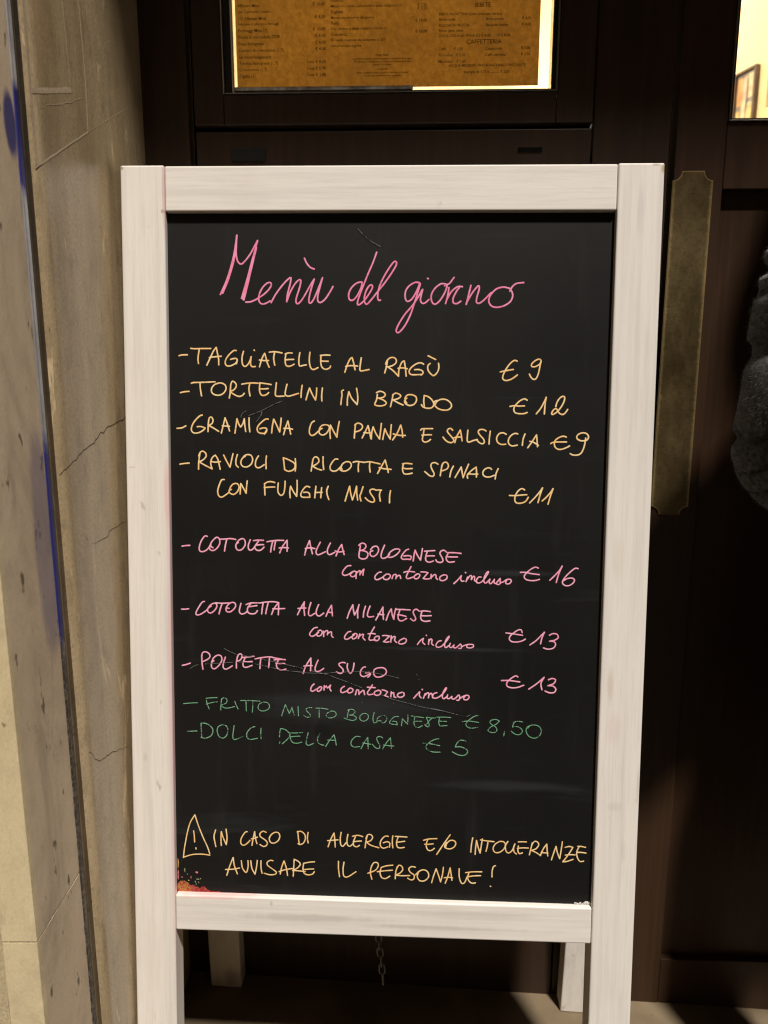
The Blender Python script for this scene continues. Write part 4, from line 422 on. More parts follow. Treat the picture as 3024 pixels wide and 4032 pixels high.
# left leaf with the glazed menu window
gl = empty('glazed_door', mat=DM); tag(gl, 'dark brown door leaf with the backlit menu window, half hidden behind the chalkboard', 'door')
bm = bmesh.new(); box(bm, -.2650, .2876, .0015, .05, -.03, 1.3820, .0012); link('lower_panel', bm, M_d, gl)
bm = bmesh.new(); ring(bm, -.2650, .2876, 1.3890, 2.04, -.2235, .2375, 1.4290, 1.96, -.002, .05, .0018); sash = link('sash', bm, M_d, gl)
bm = bmesh.new(); box(bm, -.2650, .2876, .020, .05, 1.3822, 1.3888); link('seal', bm, M_black, sash)
bm = bmesh.new(); ring(bm, -.2233, .2373, 1.4292, 1.958, -.2210, .2352, 1.4306, 1.955, -.004, .012, .0004); link('glazing_trim', bm, M_trim, sash)
bm = bmesh.new(); ring(bm, -.2208, .2350, 1.4308, 1.955, -.2120, .2300, 1.4322, 1.952, .000, .02, .0004); link('gasket', bm, M_rub, sash)
bm = bmesh.new(); ring(bm, -.2118, .2298, 1.4324, 1.95, -.2085, .2294, 1.4340, 1.948, .002, .02, .0006); link('glazing_bead', bm, m_plain('polished_steel', (.62, .60, .57), .12, .5, 1.0, .1), sash)
bm = bmesh.new(); box(bm, -.2084, .040, -.001, .0085, 1.4341, 1.4388, .0012); link('glazing_bead', bm, m_plain('scuffed_chrome_bead', (.50, .48, .46), .25, .5, .25, .55, 45), sash)
bm = bmesh.new(); box(bm, -.2125, .2303, .009, .013, 1.433, 1.953); M_glass = m_glass(); link('glass', bm, M_glass, sash)
bm = bmesh.new(); box(bm, -.2154, -.1674, -.0008, .004, 1.3430, 1.3602, .0006); link('bolt_plate', bm, m_plain('black_plate', (.010, .011, .011), .45, .4), gl)
bm = bmesh.new(); box(bm, .1868, .2205, .0002, .004, 1.3520, 1.3578); link('bolt_slot', bm, M_black, gl)
# right leaf
rd = empty('entrance_door', mat=DM); tag(rd, 'dark brown entrance door with brass push plate and lit window, right of the chalkboard', 'door')
bm = bmesh.new()
box(bm, .4040, .4725, 0, .045, -.03, 2.04, .0015); box(bm, 1.03, 1.10, 0, .045, -.03, 2.04, .0015)
box(bm, .4728, 1.0297, .0006, .045, 1.301, 1.3880, .0012); box(bm, .4728, 1.0297, .0006, .045, -.03, .0650, .0012); box(bm, .4728, 1.0297, .0006, .045, 1.96, 2.04, .0012)
link('stile_frame', bm, M_d2, rd)
bm = bmesh.new(); box(bm, .4728, 1.0297, .014, .03, .0652, 1.3008); link('recessed_panel', bm, M_d2, rd)
bm = bmesh.new(); ring(bm, .4729, 1.0296, 1.3882, 1.9595, .4745, 1.0275, 1.3900, 1.957, -.003, .012, .0004); link('glazing_trim', bm, M_trim, rd)
bm = bmesh.new(); ring(bm, .4747, 1.0273, 1.3902, 1.957, .4785, 1.023, 1.3932, 1.953, .001, .02, .0004); link('gasket', bm, M_rub, rd)
bm = bmesh.new(); box(bm, .4765, 1.025, .010, .014, 1.392, 1.955); link('glass', bm, M_glass, rd)
# brass push plate with concave corners
bm = bmesh.new(); out = []
x0, x1, z0, z1, r = .4025, .4585, .8385, 1.325, .0125
for (cx, cz, a0) in ((x0, z0, 90), (x1, z0, 180), (x1, z1, 270), (x0, z1, 0)):
    arc = [(cx + (r) * math.cos(R(a0 - 90 * k / 6)), cz + r * math.sin(R(a0 - 90 * k / 6))) for k in range(7)]
    out += arc
f0 = [bm.verts.new((x, -.0022, z)) for x, z in out]; f1 = [bm.verts.new((x, -.0002, z)) for x, z in out]
ff = bm.faces.new(f0)
for i in range(len(out)): bm.faces.new((f0[i], f1[i], f1[(i+1) % len(out)], f0[(i+1) % len(out)]))
bmesh.ops.recalc_face_normals(bm, faces=bm.faces)
bmesh.ops.bevel(bm, geom=list(ff.edges), offset=.0009, segments=2, affect='EDGES')
bmesh.ops.triangulate(bm, faces=[f for f in bm.faces if len(f.verts) > 4])
link('push_plate', bm, m_brass(), rd)

# ------------------------------------------------------------------ lit room behind the glass
k = 1.579
def rp(x, y, z): return Vector((x * k, y * k, 1.05 + (z - 1.05) * k))
A = rp(.903, 1.884, 1.659); dirw = Vector((-.28, 1, 0)).normalized(); nw = Vector((-dirw.y, dirw.x, 0))
M_wall = m_plain('cream_plaster', (.80, .68, .46), .9, .1, 0, .05, 6)
bm = bmesh.new()
p0 = A - dirw * 1.5; p1 = A + dirw * 3.0
for a, b in ((p0, p1),):
    q = [a.xy.to_3d(), b.xy.to_3d(), (b - nw * .1).xy.to_3d(), (a - nw * .1).xy.to_3d()]
    vs_ = [bm.verts.new((v.x, v.y, z)) for z in (-.05, 3.2) for v in q]; hexa(bm, vs_)
bmesh.ops.recalc_face_normals(bm, faces=bm.faces)
tag(link('interior_wall', bm, M_wall), kind='structure')
bm = bmesh.new(); box(bm, -1.4, -1.3, 1.22, 6.3, -.05, 3.2); tag(link('interior_wall', bm, M_wall), kind='structure')
bm = bmesh.new(); box(bm, -1.5, 2.2, 5.6, 5.7, -.05, 3.2); tag(link('interior_wall', bm, M_wall), kind='structure')
bm = bmesh.new(); box(bm, -1.5, 2.6, 1.225, 5.8, 3.2, 3.3); tag(link('interior_ceiling', bm, M_wall), kind='structure')
bm = bmesh.new(); box(bm, -1.5, 2.6, 1.225, 5.8, -.12, -.06); tag(link('interior_floor', bm, m_plain('brown_tiles', (.16, .09, .05), .4, .4)), kind='structure')
bm = bmesh.new(); box(bm, 1.26, 2.5, 1.202, 1.222, -.06, 3.2); box(bm, -1.5, -.38, 1.202, 1.222, -.06, 3.2); box(bm, -.379, 1.259, 1.202, 1.222, 2.11, 3.2); tag(link('interior_wall', bm, M_wall), kind='structure')
for loc, en, sz in (((1.10, 3.42, 2.72), 15, .06), ((-.5, 2.2, 2.6), 140, .12), ((.2, 4.6, 2.5), 55, .12)):  # unseen lamps of the lit room, extra ones added for wall gradient and glow
    pl = bpy.data.lights.new('unseen_room_light', 'POINT'); pl.energy = en; pl.color = (1.0, .91, .73); pl.shadow_soft_size = sz
    po = bpy.data.objects.new('unseen_room_light', pl); COL.objects.link(po); po.location = loc
# framed pictures on the slanting side wall: u runs along the wall towards the street, h up
def picture(name, label, u0, u1, z0, z1, mf, fw, patches, base):
    M = Matrix((( -dirw.x, -nw.x * -1, 0, A.x), (-dirw.y, nw.y, 0, A.y), (0, 0, 1, 0), (0, 0, 0, 1)))
    ux = -dirw; no = nw if nw.x < 0 else -nw
    M = Matrix(((ux.x, -no.x, 0, A.x), (ux.y, -no.y, 0, A.y), (0, 0, 1, 0), (0, 0, 0, 1)))
    root = empty(name, mat=M @ Matrix.Translation((u0, 0, z0))); tag(root, label, 'picture')
    w, h = u1 - u0, z1 - z0
    bm = bmesh.new(); ring(bm, 0, w, 0, h, fw, w - fw, fw, h - fw, -.022, -.001, .002); link('frame', bm, mf, root)
    bm = bmesh.new(); box(bm, fw + .0005, w - fw - .0005, -.008, -.002, fw + .0005, h - fw - .0005)
    mats = [base]
    for i, (a, b, c_, d_, m_) in enumerate(patches):
        mats.append(m_); box(bm, fw + a * (w - 2*fw), fw + b * (w - 2*fw), -.0086 - i * 2e-4, -.0079, fw + c_ * (h - 2*fw), fw + d_ * (h - 2*fw), 0, 1, i + 1)
    link('print', bm, mats, root); return root
P = lambda n_, c_: m_plain(n_, c_, .7, .2, 0, .35, 25)
pb = P('print_grey_blue', (.22, .22, .23)); po_ = P('print_orange', (.62, .36, .2)); pk = P('print_pinkish', (.5, .36, .3)); pc = P('print_cream', (.5, .45, .33)); pd = P('print_slate', (.13, .14, .17)); py = P('print_ochre', (.50, .42, .2))
uA = (rp(.893, 1.918, 1.768) - A).dot(-dirw); uB = (rp(.8735, 1.99, 1.768) - A).dot(-dirw)
picture('framed_picture', 'dark framed collage of small faded prints seen through the lit door window', uB, uA, 1.05 + .55 * k, 1.05 + .718 * k, m_plain('dark_wood_frame', (.07, .05, .04), .4), .010,
        [(.03, .30, .55, .95, po_), (.34, .58, .60, .95, pk), (.62, .95, .62, .97, pc), (.02, .2, .05, .48, py), (.30, .52, .35, .62, pc), (.60, .92, .2, .55, pc), (.65, .86, .25, .5, py), (.28, .55, .04, .3, pc), (.55, .62, .5, .9, pd)], pb)
picture('framed_picture', 'brown wooden picture frame at the edge of the door window, beside the dark framed collage', -.035 + .045, .30, 1.05 + .609 * k, 1.05 + .95 * k, m_plain('light_wood_frame', (.34, .18, .08), .4), .016,
        [(.1, .9, .3, .45, pd), (.1, .9, .55, .62, pc), (.15, .8, .1, .22, py)], P('print_paper', (.6, .52, .38)))

# ------------------------------------------------------------------ printed menu in the left window
sheet = empty('menu_sheet', mat=DM @ Matrix.Translation((-.2065, .0155, 1.4422)))
tag(sheet, 'brown printed menu sheet of dishes and drinks behind the backlit door window', 'menu')
bm = bmesh.new(); box(bm, 0, .4203, 0, .0006, 0, .42); link('paper', bm, m_paper(), sheet)
M_ink = m_plain('faded_brown_ink', (.05, .031, .012), .9, .05)
def menu_text(s, px, py_, size, align='LEFT'):
    """one printed line; px, py_ are millimetres on the sheet, from its lower left corner"""
    cu = bpy.data.curves.new('lettering', 'FONT'); cu.body = s; cu.size = size; cu.offset = .00003; cu.align_x = align
    t = bpy.data.objects.new('lettering', cu); COL.objects.link(t)
    dg = bpy.context.evaluated_depsgraph_get(); me = bpy.data.meshes.new_from_object(t.evaluated_get(dg))
    bpy.data.objects.remove(t); bpy.data.curves.remove(cu)
    me.transform(Matrix.Translation((px * .001, -.0004, py_ * .001)) @ Matrix.Rotation(math.pi / 2, 4, 'X'))
    return me
def block(lines):
    bm = bmesh.new()
    for a in lines:
        me = menu_text(*a); bm.from_mesh(me); bpy.data.meshes.remove(me)
    return link('lettering', bm, M_ink, sheet)
K = .3475  # mm on the sheet per picture pixel of the left column
def mm(px, py_): return (px - 926) * K, (338 - py_) * K * .985
left = [(30, 'Affettati Misti', '€ 10,00'), (51, '(per 2 persone) e piadina', ''), (77, '1/2 Affettati Misti', '€ 8,00'), (96, 'Selezione di affettati e formaggi', ''), (121, 'Formaggi Misti (7)', '€ 10,00'),
        (145, 'Piatto di mortadella DOP', '€ 6,00'), (170, 'Pane Bolognese', '€ 4,00'), (194, 'Cestino di crescentine (1,7)', '€ 4,00'), (219, 'Le Accompagnature', ''), (242, 'Tomino Bolognese (1,7)', 'l\'una € 8,00'), (266, 'Crescentine (1,7)', 'l\'una € 0,90'), (290, 'Tigella (1)', 'l\'una € 1,00')]
L = []
for y, a, b in left:
    sz = .0056 if y not in (51, 96) else .0045
    L.append((a, *mm(936, y + 7), sz))
    if b: L.append((b, *mm(1286, y + 4), .0056, 'RIGHT'))
block(L)
L = []
for y, a, sz in ((16, 'Rosetta', .0056), (36, 'Manzo con rucola, pomodorini e aceto balsamico (7)', .0046), (58, 'Tagliata', .0056), (78, 'Manzo con contorno del giorno', .0046), (99, 'Pollo', .0056), (118, 'Con verdure grigliate e patate al forno (1)', .0046), (140, 'Cotoletta', .0056), (160, 'Di maiale impanata alla bolognese (1,3,7)', .0046), (181, 'con prosciutto e grana', .0046)):
    L.append((a, *mm(1307, y + 6), sz))
for y, b in ((8, '€ 4,00'), (38, '€ 7,00'), (50, '€ 7,50'), (94, '€ 18,00'), (134, '€ 16,00')): L.append((b, *mm(1690, y + 4), .0052, 'RIGHT'))
for y, a, sz in ((218, 'Nota bene', .0042), (231, 'I prodotti possono essere surgelati o abbattuti all\'origine', .0036), (242, 'Per allergie e intolleranze chiedere al personale di sala', .0036), (253, 'prima di ordinare', .0036), (270, 'Coperto', .0042), (283, 'Pane e coperto sono inclusi nel servizio al tavolo', .0036), (294, 'Grazie per la visita e buon appetito', .0036)):
    L.append((a, *mm(1512, y + 4), sz, 'CENTER'))
block(L)
L = [('BIBITE', *mm(1909, 48), .0080, 'CENTER'), ('CAFFETTERIA', *mm(1916, 182), .0080, 'CENTER')]
for y, a, b, c_ in ((72, 'BIBITE IN LATTINA (cola, aranciata, tonica)', '', ''), (91, 'Birra media', 'Birra piccola', '€ 4,00'), (113, 'SUCCHI DI FRUTTA', 'Bevande fredde', '€ 4,00'), (132, 'Pesca, pera, mela', '', ''), (151, 'COCA COLA alla SPINA 0,3 € 4,00     1 lt € 8,00', '', ''), (199, 'Caffè        € 1,50', 'Cappuccino', '€ 2,00'), (222, 'Tè e infusi   € 2,50', 'Caffè corretto', '€ 2,50'), (245, 'Macchiato    € 1,60', '', '')):
    L.append((a, *mm(1736, y + 5), .0048)); 
    if b: L.append((b, *mm(1922, y + 5), .0048)); L.append((c_, *mm(2100, y + 4), .0048, 'RIGHT'))
L.append(('ACQUA MICROFILTRATA NATURALE/FRIZZANTE', *mm(1930, 266), .0048, 'CENTER')); L.append(('bottiglia da 0,75 lt ............ € 2,00', *mm(1930, 290), .0048, 'CENTER'))
block(L)

# ------------------------------------------------------------------ the chalkboard A-sign
yaw, lean, roll = -.0392, .1019, .0057
BR = Matrix.Rotation(yaw, 4, 'Z') @ Matrix.Rotation(-lean, 4, 'X') @ Matrix.Rotation(roll, 4, 'Y')
BM = Matrix.Translation((-.0069, .8257, .00455)) @ BR
sign = empty('menu_board', mat=BM)
tag(sign, 'white wooden A-frame chalkboard with handwritten Italian menu in pink, yellow and green', 'menu board')
TOP = 1.30
PK = (.74, .46, .48); BRN = (.45, .33, .24)
MP1 = m_whitewood('white_painted_wood', 'z', [(-.3275, 1.2965, .0022, .003, .8, (.30, .23, .16)), (-.322, .93, .006, .0015, .5, (.5, .45, .4)), (-.312, .55, .004, .008, .4, (.52, .48, .44)), (-.2775, 1.245, .003, .003, .8, (.35, .22, .16)), (-.277, .90, .006, .05, .6, (.74, .48, .46)), (-.2765, .70, .0040, .24, .6, PK), (-.2765, .42, .0022, .24, .5, PK), (-.2765, 1.27, .0022, .06, .7, (.58, .38, .36))], 0)
MP2 = m_whitewood('white_painted_wood_stained', 'z', [(.288, .66, .005, .03, .4, (.52, .40, .32)), (.293, .60, .012, .03, .3, (.68, .52, .48)), (.298, .50, .012, .008, .25, (.5, .42, .35)), (.292, .82, .009, .04, .25, (.66, .56, .46)), (.303, 1.25, .004, .04, .3, (.52, .49, .5)), (.3285, 1.293, .0035, .007, .85, (.42, .33, .16)), (.320, 1.298, .006, .0022, .7, (.40, .34, .26)), (.312, .44, .004, .02, .3, (.55, .5, .46)), (.3275, .53, .002, .03, .5, (.5, .44, .38))], 3)
MR1 = m_whitewood('white_painted_rail', 'x', None, 1.7)
MR2 = m_whitewood('white_painted_rail_stained', 'x', [(-.22, .362, .07, .006, .6, (.85, .42, .42)), (-.1, .335, .12, .006, .45, (.42, .38, .36)), (.08, .327, .12, .004, .4, (.42, .38, .36)), (.12, .345, .10, .008, .3, (.5, .46, .42))], 5)
MB_ = m_whitewood('white_back_leg_paint', 'z', [(-.26, .06, .02, .02, .5, (.3, .26, .2))], 8)
IP = .2750
def foot_v(u, y):   # local height where the leg meets the pavement
    a = BM @ Vector((u, y, 0)); b = BM @ Vector((u, y, 1)); fa = a.z - floor_z(a.x) - .004; fb = b.z - floor_z(b.x) - .004; return -fa / (fb - fa)
def post(u0, u1, m_):
    bm = bmesh.new(); vs_ = [bm.verts.new((u, y, foot_v(u, y) + .0005)) for (u, y) in ((u0, 0), (u1, 0), (u1, .034), (u0, .034))] + [bm.verts.new((u, y, TOP)) for (u, y) in ((u0, 0), (u1, 0), (u1, .034), (u0, .034))]
    hexa(bm, vs_, .0022, 3); return link('post', bm, m_, sign)
post(-.330, -IP - .0004, MP1); post(IP + .0004, .330, MP2)
vt, vb, vc = TOP - .0547, TOP - .9389, TOP - .9880
bm = bmesh.new(); box(bm, -IP, IP, .0012, .033, vt, TOP - .0006, .0020, 3); link('top_rail', bm, MR1, sign)
bm = bmesh.new(); box(bm, -IP, IP, .0012, .033, vc, vb, .0020, 3); link('bottom_rail', bm, MR2, sign)
REC = .0096
panel_bm = bmesh.new(); box(panel_bm, -IP - .004, IP + .004, REC, REC + .006, vb - .004, vt + .004); panel = link('blackboard', panel_bm, m_board(), sign)
tag(panel, 'black writing panel covered with the handwritten menu')
CH = {'pink': m_chalk('pink_chalk_marker', (.97, .39, .56), (.97, .50, .65)), 'yellow': m_chalk('yellow_chalk_marker', (.98, .62, .26), (.98, .74, .40)),
      'green': m_chalk('green_chalk_marker', (.15, .40, .23), (.27, .47, .33), .6), 'grey': m_chalk('old_chalk_trace', (.17, .18, .17), (.24, .25, .24), .9)}
TITLE = m_chalk('deep_pink_chalk_marker', (.92, .25, .44), (.90, .34, .54))
LBL = {'menu_title': 'large pink cursive title reading Menù del giorno', 'warning_sign': 'yellow hand-drawn warning triangle', 'scratch': 'faint grey strokes left from older writing'}
serial = 0
WORDS = [w_.split() for w_ in ('Menù del_giorno', '-TAGLIATELLE AL RAGÙ € 9', '-TORTELLINI IN BRODO € 12', '- GRAMIGNA CON PANNA E SALSICCIA € 9', '- RAVIOLI DI RI COTTA E SPINACI', 'CON FUNGHI MISTI € 11', '- COTOLETTA ALLA BOLOGNESE',
    'con contorno incluso € 16', '- COTOLETTA ALLA MILANESE', 'con contorno incluso €13', '- POLPETTE AL SU GO', 'con contorno incluso €13', '- FRITTO MISTO BOLOGNESE € 8, 50', '-DOLCI DELLA CASA € 5', 'warning-triangle', 'IN CASO DI ALLERGIE E/O INTOLLERANZE', 'AVVISARE IL PERSONA LE !')]
for li, (name, colr, wid, txt) in enumerate(WRITING):
    strokes = [[Vector(tuple(float(q) * 1e-4 for q in t.split(','))) for t in st.split()] for st in txt.split('/')]
    groups = []                       # one mesh per written word: strokes that sit close together
    if name == 'scratch':
        for st in strokes:
            near = [g_ for g_ in groups if any((p - q).length < .022 for o_ in g_ for p in o_ for q in st)]
            new = [st] + [o_ for g_ in near for o_ in g_]; groups = [g_ for g_ in groups if g_ not in near] + [new]
    else:
        gap = .0075 if name != 'menu_title' else .012
        for st in sorted(strokes, key=lambda s_: min(p.x for p in s_)):
            lo, hi = min(p.x for p in st), max(p.x for p in st)
            if groups and lo - end < gap: groups[-1].append(st); end = max(end, hi)
            else: groups.append([st]); end = hi
    for gi, grp in enumerate(groups):
        bm = bmesh.new()
        for pts in grp:
            serial += 1; off = REC - .00012 - serial * 1.2e-6
            pl_ = (lambda off: lambda u, v, h: (u, off - h, TOP + v))(off)
            ribbon(bm, spline(pts, .0022), wid * 1e-3 * .94, pl_, .00008)
        bmesh.ops.recalc_face_normals(bm, faces=bm.faces)
        o = link('chalk_marking' if name == 'scratch' else 'lettering', bm, TITLE if name == 'menu_title' else CH[colr], panel)
        if name == 'scratch': o['label'] = 'faint grey stroke left from older writing'
        elif name == 'warning_sign': o['label'] = 'yellow hand-drawn warning triangle'
        elif len(groups) == len(WORDS[li]): o['label'] = colr + ' handwritten ' + WORDS[li][gi].replace('_', ' ')
        else: o['label'] = colr + ' handwriting'
# chalk crumbs and paint residue in the lower left corner of the frame
bm = bmesh.new(); rs = random.Random(3)
res = [m_plain('red_chalk_residue', (.40, .05, .05), .9, .1, 0, .4, 200), m_plain('yellow_chalk_residue', (.55, .30, .08), .9, .1, 0, .3, 200), m_plain('green_chalk_residue', (.24, .26, .15), .9, .1, 0, .3, 200), m_plain('pink_chalk_residue', (.50, .15, .16), .9, .1, 0, .3, 200)]
ms_ = NT('smeared_chalk_residue', .9, .1); g_ = ms_.noise(190, detail=4, rough=.7); g2_ = ms_.noise(320, detail=3, loc=(3, 1, 4)); x_, y_, z_ = ms_.sep()
c = ms_.mix(ms_.ramp(g_, .4, .6), (.27, .03, .03), (.40, .09, .07))
lf = ms_.ramp(ms_.math('ADD', x_, ms_.math('MULTIPLY', ms_.math('SUBTRACT', g_, .5), .03)), -.252, -.262)
c = ms_.mix(ms_.math('MULTIPLY', lf, ms_.ramp(g2_, .42, .56)), c, (.46, .20, .06)); c = ms_.mix(ms_.math('MULTIPLY', lf, ms_.ramp(g_, .58, .66)), c, (.30, .30, .10)); c = ms_.mix(ms_.ramp(g2_, .60, .68), c, (.02, .015, .015))
ms_.col(c); res.append(ms_.m)
def blob(u, v, rx, rz, mi, k=9):
    c0 = bm.verts.new((u, REC - .0012, v)); rim = []
    for i in range(k):
        a = 2 * math.pi * i / k; q = .65 + .6 * rs.random()
        rim.append(bm.verts.new((u + rx * q * math.cos(a), REC - .0003, v + rz * q * math.sin(a))))
    for i in range(k):
        f = bm.faces.new((c0, rim[(i + 1) % k], rim[i])); f.material_index = mi
B0 = vb
smear = [(-.2748, .0003), (-.2746, .030), (-.270, .034), (-.266, .041), (-.259, .040), (-.256, .043), (-.250, .036), (-.245, .034), (-.241, .026), (-.236, .024), (-.231, .027), (-.226, .020), (-.219, .019), (-.214, .013), (-.208, .020), (-.203, .023), (-.199, .018), (-.195, .010), (-.188, .006), (-.180, .0045), (-.170, .004), (-.158, .0025), (-.156, .0003)]
sm = []
for i in range(len(smear) - 1):
    for t_ in (0, .25, .5, .75):
        a_ = Vector(smear[i]).lerp(Vector(smear[i+1]), t_); a_.x = -.2748 + (a_.x + .2748) * .5; k_ = noise.noise(Vector((a_.x * 900, a_.y * 900, 2))) * .0016
        sm.append(bm.verts.new((a_.x, REC - .0003, B0 + .0003 + max(0, (a_.y + k_) * .36))))
for i in range(len(sm) - 1):
    if sm[i].co.z <= B0 + .0004 and sm[i+1].co.z <= B0 + .0004: continue
    b0_ = bm.verts.new((sm[i].co.x, REC - .0003, B0 + .0002)); b1_ = bm.verts.new((sm[i+1].co.x, REC - .0003, B0 + .0002))
    f = bm.faces.new((sm[i], sm[i+1], b1_, b0_)); f.material_index = 4
for (u, v, a, b, mi) in ((-.222, .041, .0028, .0022, 3), (-.2475, .037, .0010, .0010, 2), (-.2545, .045, .0010, .005, 2), (-.226, .021, .0009, .0018, 2), (-.221, .027, .0014, .0010, 2), (-.217, .027, .0010, .0012, 2), (-.212, .028, .0009, .0012, 2), (-.217, .020, .0009, .0020, 2), (-.224, .016, .0008, .0022, 2), (-.238, .030, .0009, .003, 3), (-.272, .06, .0012, .010, 1), (-.2722, .035, .0012, .010, 3), (-.262, .030, .0016, .0012, 3), (-.244, .024, .0012, .0010, 1)):
    blob(-.2748 + (u + .2748) * .5, B0 + v * .66, a * .85, b * .75, mi)
bmesh.ops.recalc_face_normals(bm, faces=bm.faces)
o = link('chalk_residue', bm, res, panel); o['label'] = 'red and yellow chalk crumbs in the lower left corner'
bm = bmesh.new(); rs2 = random.Random(5)
for i in range(26):
    u = IP - .002 - rs2.random() * .02; s_ = .0005 + rs2.random() * .0008
    box(bm, u, u + s_ * 2, REC - .001, REC - .0002, vb + .0003, vb + .0003 + s_ * (1 + 4 * rs2.random() * (1 - (IP - u) / .03)))
link('chalk_dust', bm, m_plain('white_chalk_dust', (.7, .68, .64), .9, .1), panel)
# back frame: two legs, rails and its own board, hinged at the top
def yb(v): return .040 + (TOP - v) * .168   # front face of the back frame at height v
def bleg(u0, u1, sx):
    bm = bmesh.new(); t = .034; vs_ = []
    for top in (0, 1):
        for (u, dy) in ((u0, 0), (u1, 0), (u1, t), (u0, t)):
            if top: v = TOP - .004; y = yb(v) + dy; vs_.append((u, y, v))
            else:
                v = .02
                for _ in range(8): y = yb(v) + dy; v = foot_v(u, y)
                vs_.append((u, y, v + .0005))
    hexa(bm, [bm.verts.new(c_) for c_ in vs_], .002, 2); link('back_leg', bm, MB_, sign)
bleg(-.2990, -.2470, -1); bleg(.2945, .3415, 1)
def brail(v0, v1, name, m_, dy0, dy1):
    bm = bmesh.new(); vs_ = [bm.verts.new((u, yb(v) + dy, v)) for v in (v0, v1) for (u, dy) in ((-.2465, dy0), (.294, dy0), (.294, dy1), (-.2465, dy1))]
    hexa(bm, vs_, .0015); link(name, bm, m_, sign)
brail(TOP - .056, TOP - .006, 'back_rail', MR1, .001, .033); brail(vc + .01, vb + .01, 'back_rail', MR1, .001, .033); brail(vb + .0105, TOP - .0565, 'back_board', panel.data.materials[0], .012, .018)
for u in (-.30, .30):
    bm = bmesh.new(); box(bm, u - .02, u + .02, .034, .0385, TOP - .05, TOP - .004, .0008); link('hinge', bm, M_trim, sign)
# safety chain hanging between the two frames
ch = bmesh.new()
def chain_link(bm, p, q, w, r, side):
    ax = (q - p); L_ = ax.length + r * 2.4; ax.normalize(); a = side - ax * side.dot(ax); a.normalize(); b = ax.cross(a)
    mid = (p + q) / 2; n1 = 18; n2 = 6; rows = []
    for i in range(n1):
        t = 2 * math.pi * i / n1; cx, cz = math.cos(t), math.sin(t)
        c_ = mid + a * (w * cx) + ax * ((L_/2 - w) * (1 if cz >= 0 else -1) + w * cz); o_ = a * cx + ax * cz
        rows.append([bm.verts.new(c_ + (o_ * math.cos(s) + b * math.sin(s)) * r) for s in (2 * math.pi * j / n2 for j in range(n2))])
    for i in range(n1):
        for j in range(n2): bm.faces.new((rows[i][j], rows[(i+1) % n1][j], rows[(i+1) % n1][(j+1) % n2], rows[i][(j+1) % n2]))
path = spline([Vector((-.006, .030, .335)), Vector((-.008, .055, .31)), Vector((-.010, .115, .275)), Vector((-.009, .135, .22)), Vector((-.004, .140, .17)), Vector((.0, .142, .128))], .004)
acc = [path[0]]
for p_ in path[1:]:
    if (p_ - acc[-1]).length >= .0125: acc.append(p_)
for i in range(len(acc) - 1): chain_link(ch, acc[i], acc[i+1], .0042, .0013, Vector((1, 0, 0)) if i % 2 else Vector((0, 1, .3)))
bmesh.ops.recalc_face_normals(ch, faces=ch.faces)
link('chain', ch, m_plain('galvanised_chain', (.15, .14, .125), .45, .5, .6, .2, 80), sign, True)
# ------------------------------------------------------------------ bystander at the right edge (only a sleeve is in the picture)
def skinned(name, verts, edges, mat, parent, root_i=0, sub=2, disp=None):
    me = bpy.data.meshes.new(name); me.from_pydata([v[0] for v in verts], edges, [])
    o = bpy.data.objects.new(name, me); COL.objects.link(o)
    md = o.modifiers.new('skin', 'SKIN'); md.use_smooth_shade = True; md.branch_smoothing = .4
    for i, v in enumerate(verts):
        r = v[1]; o.data.skin_vertices[0].data[i].radius = (r, r) if isinstance(r, (int, float)) else r
        o.data.skin_vertices[0].data[i].use_root = (i == root_i)
    sb = o.modifiers.new('sub', 'SUBSURF'); sb.levels = sub; sb.render_levels = sub
    bpy.context.view_layer.update()
    dg = bpy.context.evaluated_depsgraph_get(); m2_ = bpy.data.meshes.new_from_object(o.evaluated_get(dg))
    o.modifiers.clear(); o.data = m2_; bpy.data.meshes.remove(me); m2_.name = name
    m2_.materials.clear(); m2_.materials.append(mat)
    for p_ in m2_.polygons: p_.use_smooth = True
    if disp:
        nr = [v.normal.copy() for v in m2_.vertices]
        for v, n_ in zip(m2_.vertices, nr): v.co += n_ * disp(v.co)
    o.parent = parent; return o
DX, DY = .047, .10
PX, PY = .70, .79; FZ = floor_z(PX + DX) + .004
per = empty('person', (PX + DX, PY + DY, FZ)); tag(per, 'person at the right edge in a dark grey fleece jacket, one elbow bent outward', 'person')
# local frame: facing the door and turned left; given in world offsets from the feet
H = .0
def w(x, y, z): return (x - PX, y - PY, z - FZ)
pelvis = w(.70, .79, .84)
bv = [(pelvis, .10), (w(.70,.79,1.0), .10), (w(.70,.78,1.17), .115), (w(.70,.78,1.26), .09), (w(.68,.78,1.39), .045), (w(.655,.785,1.48), .048), (w(.64,.795,1.575), .078), (w(.64,.795,1.64), .066),
      (w(.56,.77,1.265), .052), (w(.415,.738,.975), .038), (w(.52,.83,.90), .030), (w(.56,.87,.88), .028),          # left arm 8-11
      (w(.84,.80,1.265), .052), (w(.88,.80,1.05), .040), (w(.87,.85,.83), .028), (w(.865,.86,.77), .028),           # right arm 12-15
      (w(.62,.79,.78), .080), (w(.585,.80,.45), .052), (w(.575,.79,.10), .036), (w(.54,.87,.03), .030),              # left leg 16-19
      (w(.77,.79,.78), .080), (w(.78,.80,.45), .052), (w(.78,.79,.10), .036), (w(.75,.87,.03), .030)]              # right leg 20-23
be = [(0,1),(1,2),(2,3),(3,4),(4,5),(5,6),(6,7),(3,8),(8,9),(9,10),(10,11),(3,12),(12,13),(13,14),(14,15),(0,16),(16,17),(17,18),(18,19),(0,20),(20,21),(21,22),(22,23)]
